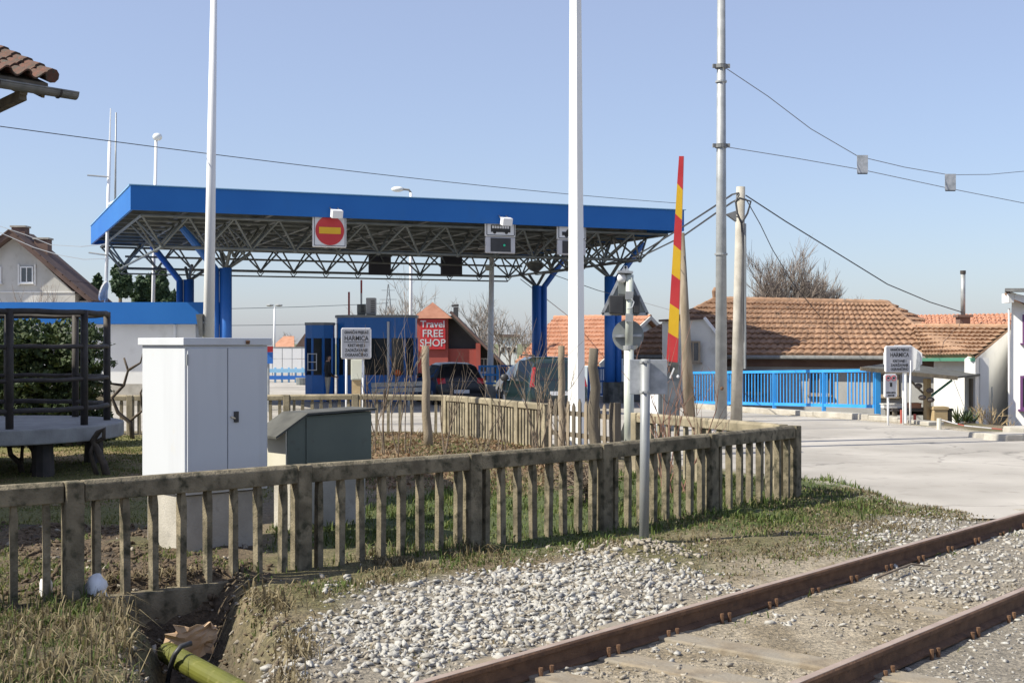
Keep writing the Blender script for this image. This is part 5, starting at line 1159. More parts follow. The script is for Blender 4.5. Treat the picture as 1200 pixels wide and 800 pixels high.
for k in range(10):
    t_, t2 = k / 10, (k + 1) / 10; w0, w1 = 2 - 1.88 * t_, 2 - 1.88 * t2; z0, z1 = b.z + (q.z - b.z) * t_, b.z + (q.z - b.z) * t2
    lat.bar((b.x - w0, b.y - w0, z0), (b.x + w1, b.y - w1, z1), .09); lat.bar((b.x + w0, b.y - w0, z0), (b.x - w1, b.y - w1, z1), .09)
tag(lat.build('lattice_bars', M['wire_pale'], o), kind='stuff')
for dz, h in ((-2, 2.2), (-5, 2.8)): MB().bar(q + V3((-h, 0, dz)), q + V3((h, 0, dz)), .14).build('cross_arm', M['wire_pale'], o)

# ------------------------------------------------------------------ cables
def cable(label, pts, r, m=None, sag=0, group='overhead cables', name='overhead_cable'):
    P3 = [V3(p) for p in pts]
    if len(P3) == 2:
        a, b = P3; n = 24; P3 = [a.lerp(b, k / n) - UZ * sag * 4 * (k / n) * (1 - k / n) for k in range(n + 1)]
    return MB().tube(P3, r, 4, cap=False).top(name, m or M['wire'], label, 'cable', group)
cable('long thin cable crossing the sky from the upper left to the barrier', [P(-60, 140, 20), P(792, 238, 38)], .009, sag=.12)
A_, B_ = P(849, 79, 23.6), P(1005, 183, 25.0)
cable('upper span wire from the steel pole down to the grey panel', [A_, P(900, 113, 24.0), P(950, 151, 24.5), B_], .008, M['wire_pale'])
cable('upper span wire running on from the grey panel to the right', [B_, P(1060, 196, 25.5), P(1112, 205, 26), P(1160, 204.5, 26.4), P(1230, 198, 27)], .008, M['wire_pale'])
cable('lower span wire from the steel pole past both grey panels', [P(849, 172, 23.6), P(930, 185, 24.2), P(1010, 199, 25), P(1113, 221, 26), P(1230, 244, 27)], .008, M['wire_pale'])
for px, y0_, y1_, Z, lab in ((1010.5, 182, 203, 24.95, 'small grey square panel on the span wires, nearer the pole'), (1113.5, 204, 223, 25.95, 'small grey square panel on the span wires, farther right')):
    a, b = P(px - 6.3, y0_, Z), P(px + 6.3, y1_, Z); s = thing('wire_panel', lab, 'panel', V3(((a.x + b.x) / 2, Z, b.z)))
    MB().box((a.x, Z - .02, b.z), (b.x, Z, a.z)).build('plate', M['sign_back'], s); MB().box((a.x + .01, Z - .026, b.z - .02), (b.x - .01, Z + .006, b.z - .001)).build('clip', M['ink'], s)
cable('thick cable from the concrete pole falling to the house at right', [P(874, 229, 33.3), P(920, 259, 35), P(980, 296, 37), P(1040, 333, 39), P(1090, 354, 41), P(1128, 366, 42)], .017)
cable('thin cable from the concrete pole to the long brown roof', [P(874, 233, 33.4), P(891, 263, 36), P(905, 292, 39), P(930, 333, 43), P(962, 372, 46)], .013)
cable('upper of two thick cables between concrete pole and canopy', [P(866, 226, 33.4), P(858, 228, 33.5), P(840, 240, 35), P(800, 266, 39), P(760, 291, 42), P(735, 305, 44)], .026)
cable('lower of two thick cables between concrete pole and canopy', [P(866, 233, 33.4), P(858, 237, 33.5), P(840, 249, 35), P(800, 277, 39), P(757, 298, 42), P(690, 313, 46), P(630, 322, 51)], .026)
cable('thin cable from the left houses to the canopy mast, upper', [P(-10, 262, 70), P(30, 275, 66), P(60, 287, 60), P(95, 289, 52), P(125, 286, 44.3)], .018, M['wire_pale'])
cable('thin cable from the left houses to the canopy mast, lower', [P(-10, 268, 70), P(40, 290, 60), P(70, 299, 54), P(98, 304, 50), P(128, 303, 44.3)], .018, M['wire_pale'])
cable('thin cable dropping from the canopy to the orange roofed house', [P(610, 327, 52), P(640, 350, 56), P(668, 372, 64)], .016, M['wire_pale'])
cable('thin cable from the canopy towards the leaning wooden pole', [P(643, 320, 50), P(700, 340, 46), P(760, 356, 42), P(806, 369, 36.3)], .014, M['wire_pale'])
cable('faint power line in the far distance behind the booths, upper', [P(-100, 358, 330), P(455, 355, 420)], .12, M['wire_pale'], sag=1.5)
cable('faint power line in the far distance behind the booths, lower', [P(-100, 377, 330), P(440, 378, 420)], .12, M['wire_pale'], sag=1)

# ------------------------------------------------------------------ blue bridge railing with its kerb
rA, rB = V3((9.82, 34.4, 0)), V3((5.95, 43.6, 0)); rd_ = (rB - rA).normalized(); rn = V3((rd_.y, -rd_.x, 0))
ra = thing('blue_railing', 'bright blue steel railing with vertical bars along the road edge', 'railing', rA)
def zr(s): return float(base_h((rA + rd_ * s).x, (rA + rd_ * s).y)) * 0 - .02 * s
LR = (rB - rA).length; ztr = lambda s: 1.22 - .028 * s; zlr = lambda s: .22 - .03 * s
def rp_(s, z): return rA + rd_ * s + UZ * z
MB().bar(rp_(0, ztr(0)), rp_(LR, ztr(LR)), .09, .08).build('top_rail', M['blue_rail'], ra)
MB().bar(rp_(0, zlr(0) + .03), rp_(LR, zlr(LR) + .03), .07, .09).build('bottom_rail', M['blue_rail'], ra)
posts = [0, 2.35, 4.8, 7.4, LR]
for s in posts: MB().bar(rp_(s, -.25), rp_(s, ztr(s) - .042), .10 if s else .14, up=(1, 0, 0)).build('post', M['blue_rail'], ra)
for a, b in zip(posts, posts[1:]):
    n = 15
    for k in range(1, n):
        s = a + (b - a) * k / n
        if a == 0 and 9 <= k <= 10: continue
        MB().bar(rp_(s, zlr(s) + .07), rp_(s, ztr(s) - .041), .035, .022, rn).build('bar', M['blue_rail'], ra)
kb = thing('kerb_wall', 'low broken concrete kerb under the blue railing', 'kerb', V3((9, 33, 0)))
kp = [V3((10.05, 30.9, 0)), V3((9.75, 32.4, 0)), V3((9.45, 34.0, 0)), V3((8.55, 36.4, 0)), V3((7.1, 39.9, 0)), V3((5.6, 43.5, 0))]
for i, (a, b) in enumerate(zip(kp, kp[1:])):
    z0 = float(base_h(*a.xy)); z1 = float(base_h(*b.xy)); d = (b - a).normalized(); rr_ = V3((d.y, -d.x, 0)); hh = (.10, .14, .16, .15, .14)[i]
    MB().prism([a + UZ * (z0 - .3), b - d * .015 + UZ * (z1 - .3), b - d * .015 + UZ * (z1 + hh), a + UZ * (z0 + hh)], rr_ * .42).build('kerb_stone', M['concrete'], kb, bevel=.02)
# paved edge strip between kerb and road
# ------------------------------------------------------------------ level crossing signal, seen from behind
Zx = 22.0; q = P(738, 322, Zx); b0 = P(737, 0, Zx); b0.z = gh(b0.x, b0.y)
xs_ = thing('crossing_signal', 'rail crossing signal post with triangular sign and black lamp boxes seen from behind', 'signal', b0)
MB().tube([b0 - UZ * .1, b0 + UZ * 1.9], .085, 14).build('lower_pole', M['pale_green_pole'], xs_, smooth=True)
MB().tube([b0 + UZ * 1.9, V3((q.x, q.y, q.z))], .066, 14).build('upper_pole', M['pale_green_pole'], xs_, smooth=True)
MB().tube([b0 + UZ * 1.86, b0 + UZ * 1.93], .095, 14).build('sleeve', M['galv'], xs_)
MB().box((b0.x - .2, b0.y - .2, b0.z - .2), (b0.x + .2, b0.y + .2, b0.z + .30)).build('footing', M['concrete'], xs_, bevel=.02)
for s in (-1, 1): MB().prism([b0 + V3((s * .08, -.01, .30)), b0 + V3((s * .19, -.01, .30)), b0 + V3((s * .08, -.01, .62))], (0, .02, 0)).build('gusset', M['dark_steel'], xs_)
def xp(px, py, dz=0): return P(px, py, Zx + dz)
tri = [xp(705.5, 368, .16), xp(759, 368, .16), xp(733, 312, .16)]; ce = sum(tri, V3()) / 3
MB().prism([p.lerp(ce, t_) for i_, p in enumerate(tri) for t_ in (.04,)], (0, .012, 0)).build('triangle_plate', M['grey_cab'], xs_)
for i_ in range(3): MB().bar(tri[i_], tri[(i_ + 1) % 3], .05, .035, (0, 1, 0)).build('plate_rim', M['sign_back'], xs_)
MB().prism([xp(724.5, 318, .1), xp(740, 318, .1), xp(740, 346, .1), xp(724.5, 346, .1)], (0, .04, 0)).build('top_board', M['grey_cab'], xs_)
MB().bar(xp(723.5, 318.5, .05), xp(741, 319.5, .05), .3, .04, (0, 0, 1)).build('board_hood', M['sign_back'], xs_)
MB().ball(xp(729, 326, .02), .085, 14, 10, sc=(1, .8, 1)).build('white_globe', M['sign_white'], xs_, smooth=True)
for x0_, x1_ in ((714, 731), (742, 750)): MB().prism([xp(x0_, 346, -.05), xp(x1_, 346, -.05), xp(x1_ - .5, 368, -.05), xp(x0_ + .5, 367, -.05)], (0, .2, 0)).build('lamp_box', M['black_plastic'], xs_, bevel=.015)
MB().prism([xp(725, 344, -.02), xp(750, 346, -.02), xp(747, 370, -.02), xp(731, 369, -.02)], (0, .1, 0)).build('mount_plate', M['dark_steel'], xs_)
for y_ in (346, 372): MB().bar(xp(733, y_, -.06), xp(742, y_ + .6, -.06), .04, .14, (0, 0, 1)).build('clamp', M['galv'], xs_)
MB().tube([xp(740, 350, -.1), xp(743, 354, -.12), xp(741, 360, -.12), xp(735, 362, -.1)], .011, 6).build('cable_loop', M['sign_back'], xs_)
disc(xp(736, 393, .12), .272, 36, (0, 1, 0), .012, V3((1, 0, 0))).build('round_plate', M['grey_cab'], xs_)
MB().bar(xp(718, 393.5, .09), xp(752, 393, .09), .03, .045).build('crossbar', M['sign_back'], xs_)

# grey sign seen from behind, nearest the track
sb = P(754.5, 638, 12.35); sb.z = gh(sb.x, sb.y)
bs = thing('rear_facing_sign', 'blank rectangular sign seen from behind on a grey post beside the gravel heap', 'sign', sb)
MB().tube([sb - UZ * .2, P(756.5, 420.5, 12.35)], .047, 14).build('post', M['grey_steel'], bs, smooth=True)
a, b = P(738, 421, 12.41), P(782, 462, 12.41)
MB().box((a.x, 12.405, b.z), (b.x, 12.418, a.z)).build('plate', M['sign_back'], bs, bevel=.004)
for y_ in (424, 459): c = P(756, y_, 12.35); MB().tube([c - UZ * .012, c + UZ * .012], .053, 14).build('clamp', M['galv'], bs); MB().ball(c + V3((-.03, -.05, 0)), .011, 6, 4).build('bolt', M['galv'], bs)

# ------------------------------------------------------------------ raised barrier by the crossing
Zr = 28.5
def bp_(px, py, dz=0): return P(px, py, Zr + dz)
g0 = bp_(785, 487); g0.z = gh(g0.x, g0.y)
bg_ = thing('barrier_machine', 'grey steel barrier housing with its sunlit side whitened, carrying a raised arm', 'barrier', g0)
a = V3((bp_(772, 0).x, Zr, g0.z - .05)); fx = V3((.90, .43, 0)).normalized(); hz_ = bp_(0, 428).z
bx_ = V3((-.60, .80, 0)).normalized()
wq, dq = .56, .38
MB().prism([a, a + fx * wq, a + fx * wq + bx_ * dq, a + bx_ * dq], (0, 0, hz_ - a.z)).build('housing', M['grey_cab'], bg_, bevel=.01)
MB().prism([a - fx * .003 + bx_ * .02 + UZ * .25, a - fx * .003 + bx_ * (dq - .02) + UZ * .25, a - fx * .003 + bx_ * (dq - .02) + UZ * (hz_ - a.z - .04), a - fx * .003 + bx_ * .02 + UZ * (hz_ - a.z - .04)], -fx * .006).build('sunlit_side', M['sign_white'], bg_)  # sun on this side of the grey housing, put in as white colour
MB().prism([a - fx * .03 - bx_ * .03 + UZ * (hz_ - a.z + .002), a + fx * (wq + .03) - bx_ * .03 + UZ * (hz_ - a.z + .002), a + fx * (wq + .03) + bx_ * (dq + .03) + UZ * (hz_ - a.z + .002), a - fx * .03 + bx_ * (dq + .03) + UZ * (hz_ - a.z + .002)], (0, 0, .03)).build('top_plate', M['galv'], bg_)
MB().obox(a + fx * .28 + UZ * .75 - V3((-.43, .90, 0)) * .012, fx * .2, V3((-.43, .90, 0)) * .012, UZ * .48).build('door', M['grey_cab'], bg_)
MB().bar(bp_(785, 443, -.2), bp_(790, 431, -.2), .03).build('crank_lever', M['sign_white'], bg_); MB().ball(bp_(794.5, 441, -.18), .035, 8, 6).build('white_knob', M['sign_white'], bg_)
ys = [431, 393, 359, 324.5, 290, 254, 218.5, 183]
for k in range(7):
    y0_, y1_ = ys[k], ys[k + 1]
    def arm(y): t_ = (431 - y) / 248; return bp_(787 + 11.3 * t_, y, .12), .125 - .075 * t_
    (p, r0_), (q, r1_) = arm(y0_), arm(y1_); sk_ = UZ * .07
    if k == 0: lo = [p + V3((-r0_, 0, 0)), p + V3((r0_, 0, 0))]
    else: lo = [p + V3((-r0_, 0, 0)) + sk_, p + V3((r0_, 0, 0)) - sk_]
    hi = [q + V3((r1_, 0, 0)) - (sk_ if k < 6 else V3()), q + V3((-r1_, 0, 0)) + (sk_ if k < 6 else V3())]
    MB().prism([v_ + (UZ * .001) for v_ in lo] + hi, (0.02, .055, 0)).build('arm_stripe', M['red_paint'] if k % 2 == 0 else M['yellow_paint'], bg_)
MB().bar(bp_(787, 436, .15), bp_(788.5, 424, .15), .26, .1, (0, 1, 0)).build('arm_socket', M['dark_steel'], bg_)

# ------------------------------------------------------------------ border crossing name signs
def lettered(name, label, px0, py0, px1, py1, Z, posts, rows, line_y=None, post_r=.027):
    a, b = P(px0, py0, Z), P(px1, py1, Z); cx = (a.x + b.x) / 2; W_, H_ = b.x - a.x, a.z - b.z
    zg = gh(cx, Z); s = thing(name, label, 'sign', V3((cx, Z, zg)))
    sk = V3((.97, .24, 0)).normalized(); ou = V3((sk.y, -sk.x, 0)); c = V3((cx, Z, (a.z + b.z) / 2))
    MB().obox(c, sk * W_ / 2 * .99, ou * .035, UZ * H_ / 2).build('board', M['sign_grey'], s, bevel=.03)
    for a_ in (-1, 1): MB().obox(c + sk * a_ * (W_ / 2 - .012) + ou * .002, sk * .012, ou * .038, UZ * (H_ / 2 - .035)).build('rim', M['sign_white'], s)
    for t_, fy, sz, st_ in rows:
        text(t_, H_ * sz, c + ou * .037 + UZ * H_ * (.5 - fy), sk, UZ, s, M['ink'], stretch=st_, bold=.0022)
    if line_y: MB().obox(c + ou * .037 + UZ * H_ * (.5 - line_y), sk * W_ * .42, ou * .003, UZ * .006).build('rule_line', M['ink'], s)
    for px in posts:
        p = P(px, 0, Z); p.y += .06; MB().tube([V3((p.x, p.y, gh(p.x, p.y) - .1)), V3((p.x, p.y, b.z + .3))], post_r, 10).build('post', M['white_metal'], s, smooth=True)
    return s, c, sk, ou
rows = [('GRANIČNI PRIJELAZ', .15, .13, .66), ('HARMICA', .345, .215, .82), ('KRETANJE I', .57, .13, .85), ('ZADRŽAVANJE', .725, .13, .82), ('OGRANIČENO', .875, .13, .85)]
sg, *_ = lettered('border_sign', 'grey border crossing name board on two posts in front of the blue booths', 400, 384, 435, 420.5, 31, (405.5, 425), rows, .46)
sg2, *_ = lettered('border_sign', 'grey border crossing name board before the tiled house at the right', 1035.5, 405, 1071, 436.5, 31.4, (1059.5, 1067.5), rows, None)
a, b = P(411.5, 421, 31.6), P(426, 445, 31.6)
bx2 = thing('meter_cabinet', 'small pale beige wall box on a yellow post under the left name board', 'cabinet', V3((P(417, 0, 31.7).x, 31.7, gh(-3.8, 31.7))))
MB().box((a.x, 31.55, b.z), (b.x, 31.8, a.z)).build('housing', M['pale_beige_box'], bx2, bevel=.01)
MB().box((a.x + .03, 31.535, b.z + .03), (b.x - .03, 31.548, a.z - .06)).build('door', M['pale_beige_box'], bx2)
c = P(417, 446, 31.7); MB().box((c.x - .09, 31.6, -.1), (c.x + .12, 31.78, b.z - .002)).build('post', M['wood_yellow'], bx2)
# small rules sign beside the right name board
s, c, sk, ou = lettered('rules_sign', 'small grey rules sign with two red rings and a camera pictogram on one post', 1035.5, 438, 1051, 466, 31.1, (1041.5,), [('ZABRANJENO', .78, .085, .8), ('SNIMANJE', .90, .085, .8)])
for k in (-1, 1):
    cc = c + ou * .038 + sk * k * .075 + UZ * .19; m = MB(); pts = [cc + sk * .06 * math.cos(t_) + UZ * .06 * math.sin(t_) for t_ in np.linspace(0, 2 * math.pi, 21)]
    m.tube(pts, .009, 5, cap=False); m.build('ring', M['red_paint'], s)
    MB().obox(cc, sk * .028, ou * .003, UZ * .02).build('pictogram', M['ink'], s)
MB().obox(c + ou * .038 + UZ * .03, sk * .03, ou * .003, UZ * .05).build('camera_icon', M['ink'], s)
# white octagonal plate facing away behind the right name board
c = P(1058, 420, 31.75); os_ = thing('octagon_sign', 'white octagonal traffic sign plate facing away behind the right name board', 'sign', V3((c.x, c.y, gh(c.x, c.y))))
m = MB(); m.prism([c + V3((.50 * math.cos(R(22.5 + 45 * k)), -.06 * math.cos(R(22.5 + 45 * k)), .36 * math.sin(R(22.5 + 45 * k)))) for k in range(8)], (0, .02, 0)); m.build('plate', M['sign_white'], os_)
MB().prism([c + V3((.34, -.075, .2)), c + V3((.40, -.08, .05)), c + V3((.40, -.08, -.3)), c + V3((.29, -.07, -.3))], (0, .02, 0)).build('bracket', M['sign_back'], os_)
MB().tube([c + V3((.08, .05, .2)), V3((c.x + .08, c.y + .05, gh(c.x, c.y) - .1))], .04, 10).build('post', M['white_metal'], os_)
# flag coloured board at the cabinet's right
a, b = P(308, 399, 40), P(320, 426, 40); fb = thing('flag_board', 'red and blue board peeking out behind the white cabinet', 'sign', V3(((a.x + b.x) / 2, 40, -.2)))
for k, m in ((0, 'sign_white'), (1, 'red_sign'), (2, 'blue_dark'), (3, 'blue_dark')): z1 = a.z - (a.z - b.z) * k / 4; MB().box((a.x, 39.97, z1 - (a.z - b.z) / 4 + .002), (b.x, 40, z1)).build('panel', M[m], fb)
MB().tube([V3(((a.x + b.x) / 2, 40.05, -.25)), V3(((a.x + b.x) / 2, 40.05, a.z))], .04, 8).build('post', M['galv'], fb)

# ------------------------------------------------------------------ far white barrier panels and blue rails behind the booths
Zw = 78; wp = thing('panel_wall', 'white panelled barrier wall far behind, left of the booths', 'wall', P(330, 440, Zw))
x = P(250, 0, Zw).x; x1_ = P(372, 0, Zw).x; k = 0
while x < x1_:
    for z0, z1 in ((P(0, 437, Zw).z, P(0, 420.5, Zw).z), (P(0, 420, Zw).z, P(0, 408, Zw).z)): MB().box((x + .02, Zw, z0), (x + .58, Zw + .06, z1)).build('panel', M['sign_white'], wp)
    MB().box((x - .03, Zw + .02, -.3), (x + .018, Zw + .1, P(0, 407.5, Zw).z)).build('post', M['galv'], wp); x += .6
MB().box((P(250, 0, Zw).x, Zw - .01, P(0, 407.8, Zw).z), (x1_, Zw + .1, P(0, 406.3, Zw).z)).build('cap_rail', M['grey_cab'], wp)
Zl = 70; bl = thing('pale_blue_railing', 'pale blue road barrier rails left of the booths', 'railing', P(335, 440, Zl))
for y0_, y1_ in ((432, 436.5), (440, 444.5)): MB().box((P(262, 0, Zl).x, Zl, P(0, y1_, Zl).z), (P(362, 0, Zl).x, Zl + .08, P(0, y0_, Zl).z)).build('rail', M['blue_pale'] if y0_ < 436 else M['blue_dark'], bl)
for px in range(266, 362, 8): c = P(px, 0, Zl); MB().box((c.x - .05, Zl + .081, -.4), (c.x + .05, Zl + .2, P(0, 430.5, Zl).z)).build('post', M['blue_pale'], bl)
c = P(354, 447, 66); tb = MB(); tb.tube([V3((c.x, c.y, -.25)), V3((c.x, c.y, c.z + .2))], [.28, .34], 12); tb.top('planter_tub', M['grey_cab'], 'round grey tub standing left of the narrow booth', 'tub')
# bright blue gate beside the hatchback and dark blue gate by the right column
def gate(label, pxa, pxb, yt, yb, Z, m, n, name='metal_gate'):
    a, b = P(pxa, yt, Z), P(pxb, yb, Z); o = thing(name, label, 'gate', V3(((a.x + b.x) / 2, Z, b.z)))
    for z in (a.z, (a.z + b.z) / 2, b.z): MB().bar((a.x, Z, z), (b.x, Z, z), .05, .07).build('rail', m, o)
    for x in (a.x, b.x): MB().bar((x, Z + .002, -.3), (x, Z + .002, a.z + .03), .1).build('post', m, o)
    for k in range(1, n): x = a.x + (b.x - a.x) * k / n; MB().bar((x, Z + .06, b.z), (x, Z + .06, a.z), .035).build('bar', m, o)
gate('bright blue gate section beside the hatchback and lamp post', 562, 583, 429, 449, 50, M['blue_rail'], 5)
gate('dark blue barred gate between the van and the right canopy column', 690, 719, 431, 462, 47.5, M['blue_dark'], 11)
gate('long dark blue railing behind the silver car and van', 584, 640, 428.5, 452, 53, M['blue_dark'], 20, 'railing')
# white wall of the pale far building and trees line
fbld = thing('far_building', 'pale far building with flat roof among bare trees right of the shop', 'building', P(597, 420, 140))
a, b = P(586, 395, 140), P(606, 425, 140); MB().box((a.x, 140, -1), (b.x, 146, a.z)).build('wall', M['plaster'], fbld); MB().box((a.x - .3, 139.7, a.z + .002), (b.x + .3, 146.3, a.z + .3)).build('roof', M['tile_dark'], fbld)
for k in range(3): window(fbld, V3((a.x + .35 + k * .62, 140, 1.2)), (1, 0, 0), (0, -1, 0), .35, .6, M['wood_old'], M['glass_house'], mull=False, sill=False)
ro = thing('far_house', 'small far house with red roof above the white panel wall', 'house', P(335, 410, 120)); a, b = P(322, 396, 120), P(342, 412, 120)
MB().box((a.x, 120, -1), (b.x, 126, b.z + .4)).build('wall', M['plaster_grey'], ro); MB().prism([V3((a.x - .3, 119.6, b.z + .4)), V3((b.x + .3, 119.6, b.z + .4)), V3((b.x - .3, 123, a.z + .2)), V3((a.x + .3, 123, a.z + .2))], (0, .1, -.12)).build('roof', M['tile_orange'], ro)
ro = thing('far_barn', 'dark far barn roof rising beside the narrow booth', 'barn', P(352, 410, 110)); a = P(344, 409, 110)
MB().prism([a, P(372, 409, 110), P(368, 390, 110), P(357, 391, 110)], (0, 6, 0)).build('roof', M['tile_dark'], ro); MB().box((a.x + .3, 110.1, -1), (P(371, 0, 110).x, 115.8, a.z)).build('wall', M['plaster_brown'], ro)

# ------------------------------------------------------------------ lean-to shelter before the long house
def s_p(px, py, Z): return P(px, py, Z)
shl = thing('lean_to_shelter', 'lean-to shelter with grey sheet roof on a wooden post beside the name sign', 'shelter', P(1080, 495, 34.5))
zq_ = lambda px, py, Z: s_p(px, py, Z)
MB().prism([zq_(1008, 430, 33.2), zq_(1122, 441, 33.0), zq_(1150, 438, 36.5), zq_(1050, 424, 37.5)], (0, 0, -.05)).build('roof_sheet', M['tar_felt'], shl)
MB().bar(zq_(1008, 432, 33.2), zq_(1122, 443, 33.0), .08, .10).build('front_beam', M['wood_dark'], shl)
for px, Z, m_ in ((1086.5, 33.6, 'wood_yellow'), (1138, 36, 'wood_dark')):
    c = P(px, 441, Z); g = gh(c.x, c.y) - .1; MB().tube([V3((c.x, c.y, g)), V3((c.x, c.y, c.z - .06))], .10 if m_ == 'wood_yellow' else .06, 8).build('post', M[m_], shl)
c = P(1086.5, 445, 33.6); MB().bar(c - UZ * .5, c + V3((.75, .3, -.02)), .05).build('brace', M['green_gutter'], shl); MB().bar(c - UZ * .45, c + V3((-.4, .2, 0)), .05).build('brace', M['wood_dark'], shl)
# things under the shelter
c = P(1070, 0, 33.9); g = gh(c.x, c.y); tb = thing('work_table', 'dark wooden table under the lean-to roof', 'table', V3((c.x, c.y, g)))
ztb = P(0, 478, 33.9).z; tx0, tx1 = P(1042, 0, 33.9).x, P(1113, 0, 33.9).x
MB().box((tx0, 33.6, ztb - .06), (tx1, 34.4, ztb)).build('top', M['iron_dark'], tb)
for x in (tx0 + .08, tx1 - .08):
    for y in (33.68, 34.3): MB().box((x - .05, y - .05, g - .1), (x + .05, y + .05, ztb - .061)).build('leg', M['wood_dark'], tb)
MB().box((tx0 + .1, 34.3, g + .1), (tx1 - .1, 34.34, ztb - .1)).build('back_board', M['iron_dark'], tb)
for i, (px, py, w_, h_, m_, lab, nm) in enumerate(((1074, 480, .42, .14, 'tile_orange', 'terracotta trough planter on the table under the lean-to', 'planter_box'), (1099, 492, .36, .4, 'wood_yellow', 'yellowish crate on the ground by the shelter post', 'crate'), (1050, 476, .5, .12, 'plaster_grey', 'pale grey board lying on the table under the lean-to', 'board'))):
    c = P(px, py, 33.45); o = thing(nm, lab, {'planter_box': 'planter', 'crate': 'crate', 'board': 'board'}[nm], c)
    zb2 = ztb + .005 if nm != 'crate' else gh(c.x, 33.45)
    y0 = 33.7 if nm != 'crate' else 33.2
    MB().box((c.x - w_ / 2, y0, zb2), (c.x + w_ / 2, y0 + .28, zb2 + h_)).build('box', M[m_], o, bevel=.01)
    MB().box((c.x - w_ / 2 - .02, y0 - .02, zb2 + h_ * .8), (c.x + w_ / 2 + .02, y0 + .3, zb2 + h_ * .98)).build('rim', M[m_], o)
for px, lab in ((1056.5, 'red painted stake at the road edge left of the sign posts'), (1072, 'short dull red stake between sign posts and table')):
    c = P(px, 480 if px < 1060 else 485, 31.9); MB().tube([V3((c.x, c.y, gh(c.x, c.y) - .1)), c], .035, 8).top('marker_stake', M['red_wall'], lab, 'stake')
# wagon wheel shaped dark ironware hung on the post
c = P(1081, 452, 33.35); iw = thing('hanging_planter', 'dark hanging plant baskets on the shelter post', 'planter', c)
for k, (dx, dz) in enumerate(((-.12, 0), (.18, -.12), (-.02, -.3), (.2, -.36))): MB().ball(c + V3((dx, -.05, dz)), .09, 8, 5, sc=(1.2, .8, .8)).build('basket', M['dark_cloth'], iw)
# chain fence along the right edge
cf = thing('chain_fence', 'sagging pale chain with red links between a white post and the right edge', 'chain', P(1101, 503, 29))
pts = [P(x, y, 29.3 - (x - 1101) * .012) for x, y in ((1101, 491), (1115, 495), (1130, 498.5), (1150, 500.5), (1175, 503), (1205, 505), (1240, 504))]
for i, (a, b) in enumerate(zip(pts, pts[1:])):
    for k in range(2): MB().tube([a.lerp(b, k / 2), a.lerp(b, (k + 1) / 2 - .02)], .013, 5).build('chain_link', M['red_wall'] if (k and i % 2) else M['sign_grey'], cf)
for px, h in ((1100.5, .42), (1245, .4)): c = P(px, 0, 29.3 - (px - 1101) * .012); g = gh(c.x, c.y); MB().tube([V3((c.x, c.y, g - .05)), V3((c.x, c.y, pts[0].z + .02))], .055, 10).build('post', M['cream_tone'], cf)
# spiky plants under the white wall
for k, (px, Z, n) in enumerate(((1122, 31.5, 26), (1132, 31.8, 26), (1141, 32.0, 16))):
    b = gxy(px, Z); m = MB(); rr = random.Random(60 + k)
    for j in range(n):
        a = rr.uniform(0, 6.28); el = rr.uniform(.3, 1.4); L = rr.uniform(.3, .55); d = V3((math.cos(a) * math.cos(el), math.sin(a) * math.cos(el), math.sin(el))); sd2 = d.cross(UZ).normalized() * .022
        m.add([b - sd2, b + sd2, b + d * L * .6 + sd2 * .8, b + d * L, b + d * L * .6 - sd2 * .8], [(0, 1, 2, 3, 4)])
    o = thing('yucca_plant', ['spiky yucca at the shelter end of the white wall', 'spiky yucca in the middle of the white wall bed', 'small spiky yucca farthest right at the white wall'][k], 'plant', b, 'yuccas at the white wall'); m.build('leaves', M['leaf_dark'], o, fix=False); MB().tube([b - UZ * .1, b + UZ * .05], .05, 6).build('stem', M['bark'], o)
for k, (px, Z, H) in enumerate(((1150, 33, .7), (1162, 33.5, .9), (1174, 34, .7), (1185, 34, .55))):
    bare('dry_weed', ['tall dry weed left of the wall pipe', 'tall dry weed right of the wall pipe', 'dry weed near the corner of the bright white house', 'low dry weed at the foot of the bright white house'][k], 'weed', gxy(px, Z), H, 700 + k, M['wood_yellow'], spread=.5, depth=2, trunks=6, r0=.012, kids=(2, 3), group='dry weeds along the white wall', tw=.008, trunk_frac=.7)
# broken concrete slabs at the road edge, right
for k, (px, py, w_, d_, h_, rot) in enumerate(((1180, 515, .85, .7, .13, .2), (1150, 512, .5, .45, .10, -.3), (1205, 508, .9, .6, .16, .1))):
    gx_, gy_ = G(px, py); m = MB(); cs, sn = math.cos(rot), math.sin(rot); n = 9; rr = random.Random(k)
    ring = []
    for j in range(n): a = 2 * math.pi * j / n; r_ = rr.uniform(.8, 1.1); ring.append(V3((gx_ + (cs * w_ * r_ * math.cos(a) - sn * d_ * r_ * math.sin(a)) * .6, gy_ + (sn * w_ * r_ * math.cos(a) + cs * d_ * r_ * math.sin(a)) * .6, -.06)))
    m.prism(ring, (.03, 0, h_ + .06)); m.top('concrete_slab', M['concrete'], ['largest broken concrete slab at the right road edge', 'small broken concrete slab nearer the chain post', 'thick broken slab cut by the right picture edge'][k], 'slab', bevel=.02)

# ------------------------------------------------------------------ railway track
tk = thing('railway_track', 'old single railway track with rusty rails half buried in gravel and dirt', 'track', T0)
def tp(s, q, z=0): return T0 + TD * s + TL * q + UZ * z
prof = [(-.062, 0), (.062, 0), (.062, .012), (.012, .03), (.010, .098), (.035, .108), (.036, .132), (.026, .142), (-.026, .142), (-.036, .132), (-.035, .108), (-.010, .098), (-.012, .03), (-.062, .012)]
for q in (0, -1.51):
    for s0_, s1_, off in ((-9, 3.4, 0), (3.406, 16.5, .002), (16.506, 45, 0)):
        MB().prism([tp(s0_, q + u + off, v_ + .0) for u, v_ in prof], TD * (s1_ - s0_)).build('rail', M['rust'], tk)
        MB().prism([tp(s0_, q + u + off, v_) for u, v_ in ((-.026, .1425), (.026, .1425), (.024, .1445), (-.024, .1445))], TD * (s1_ - s0_)).build('rail_head', M['rail_top'], tk)
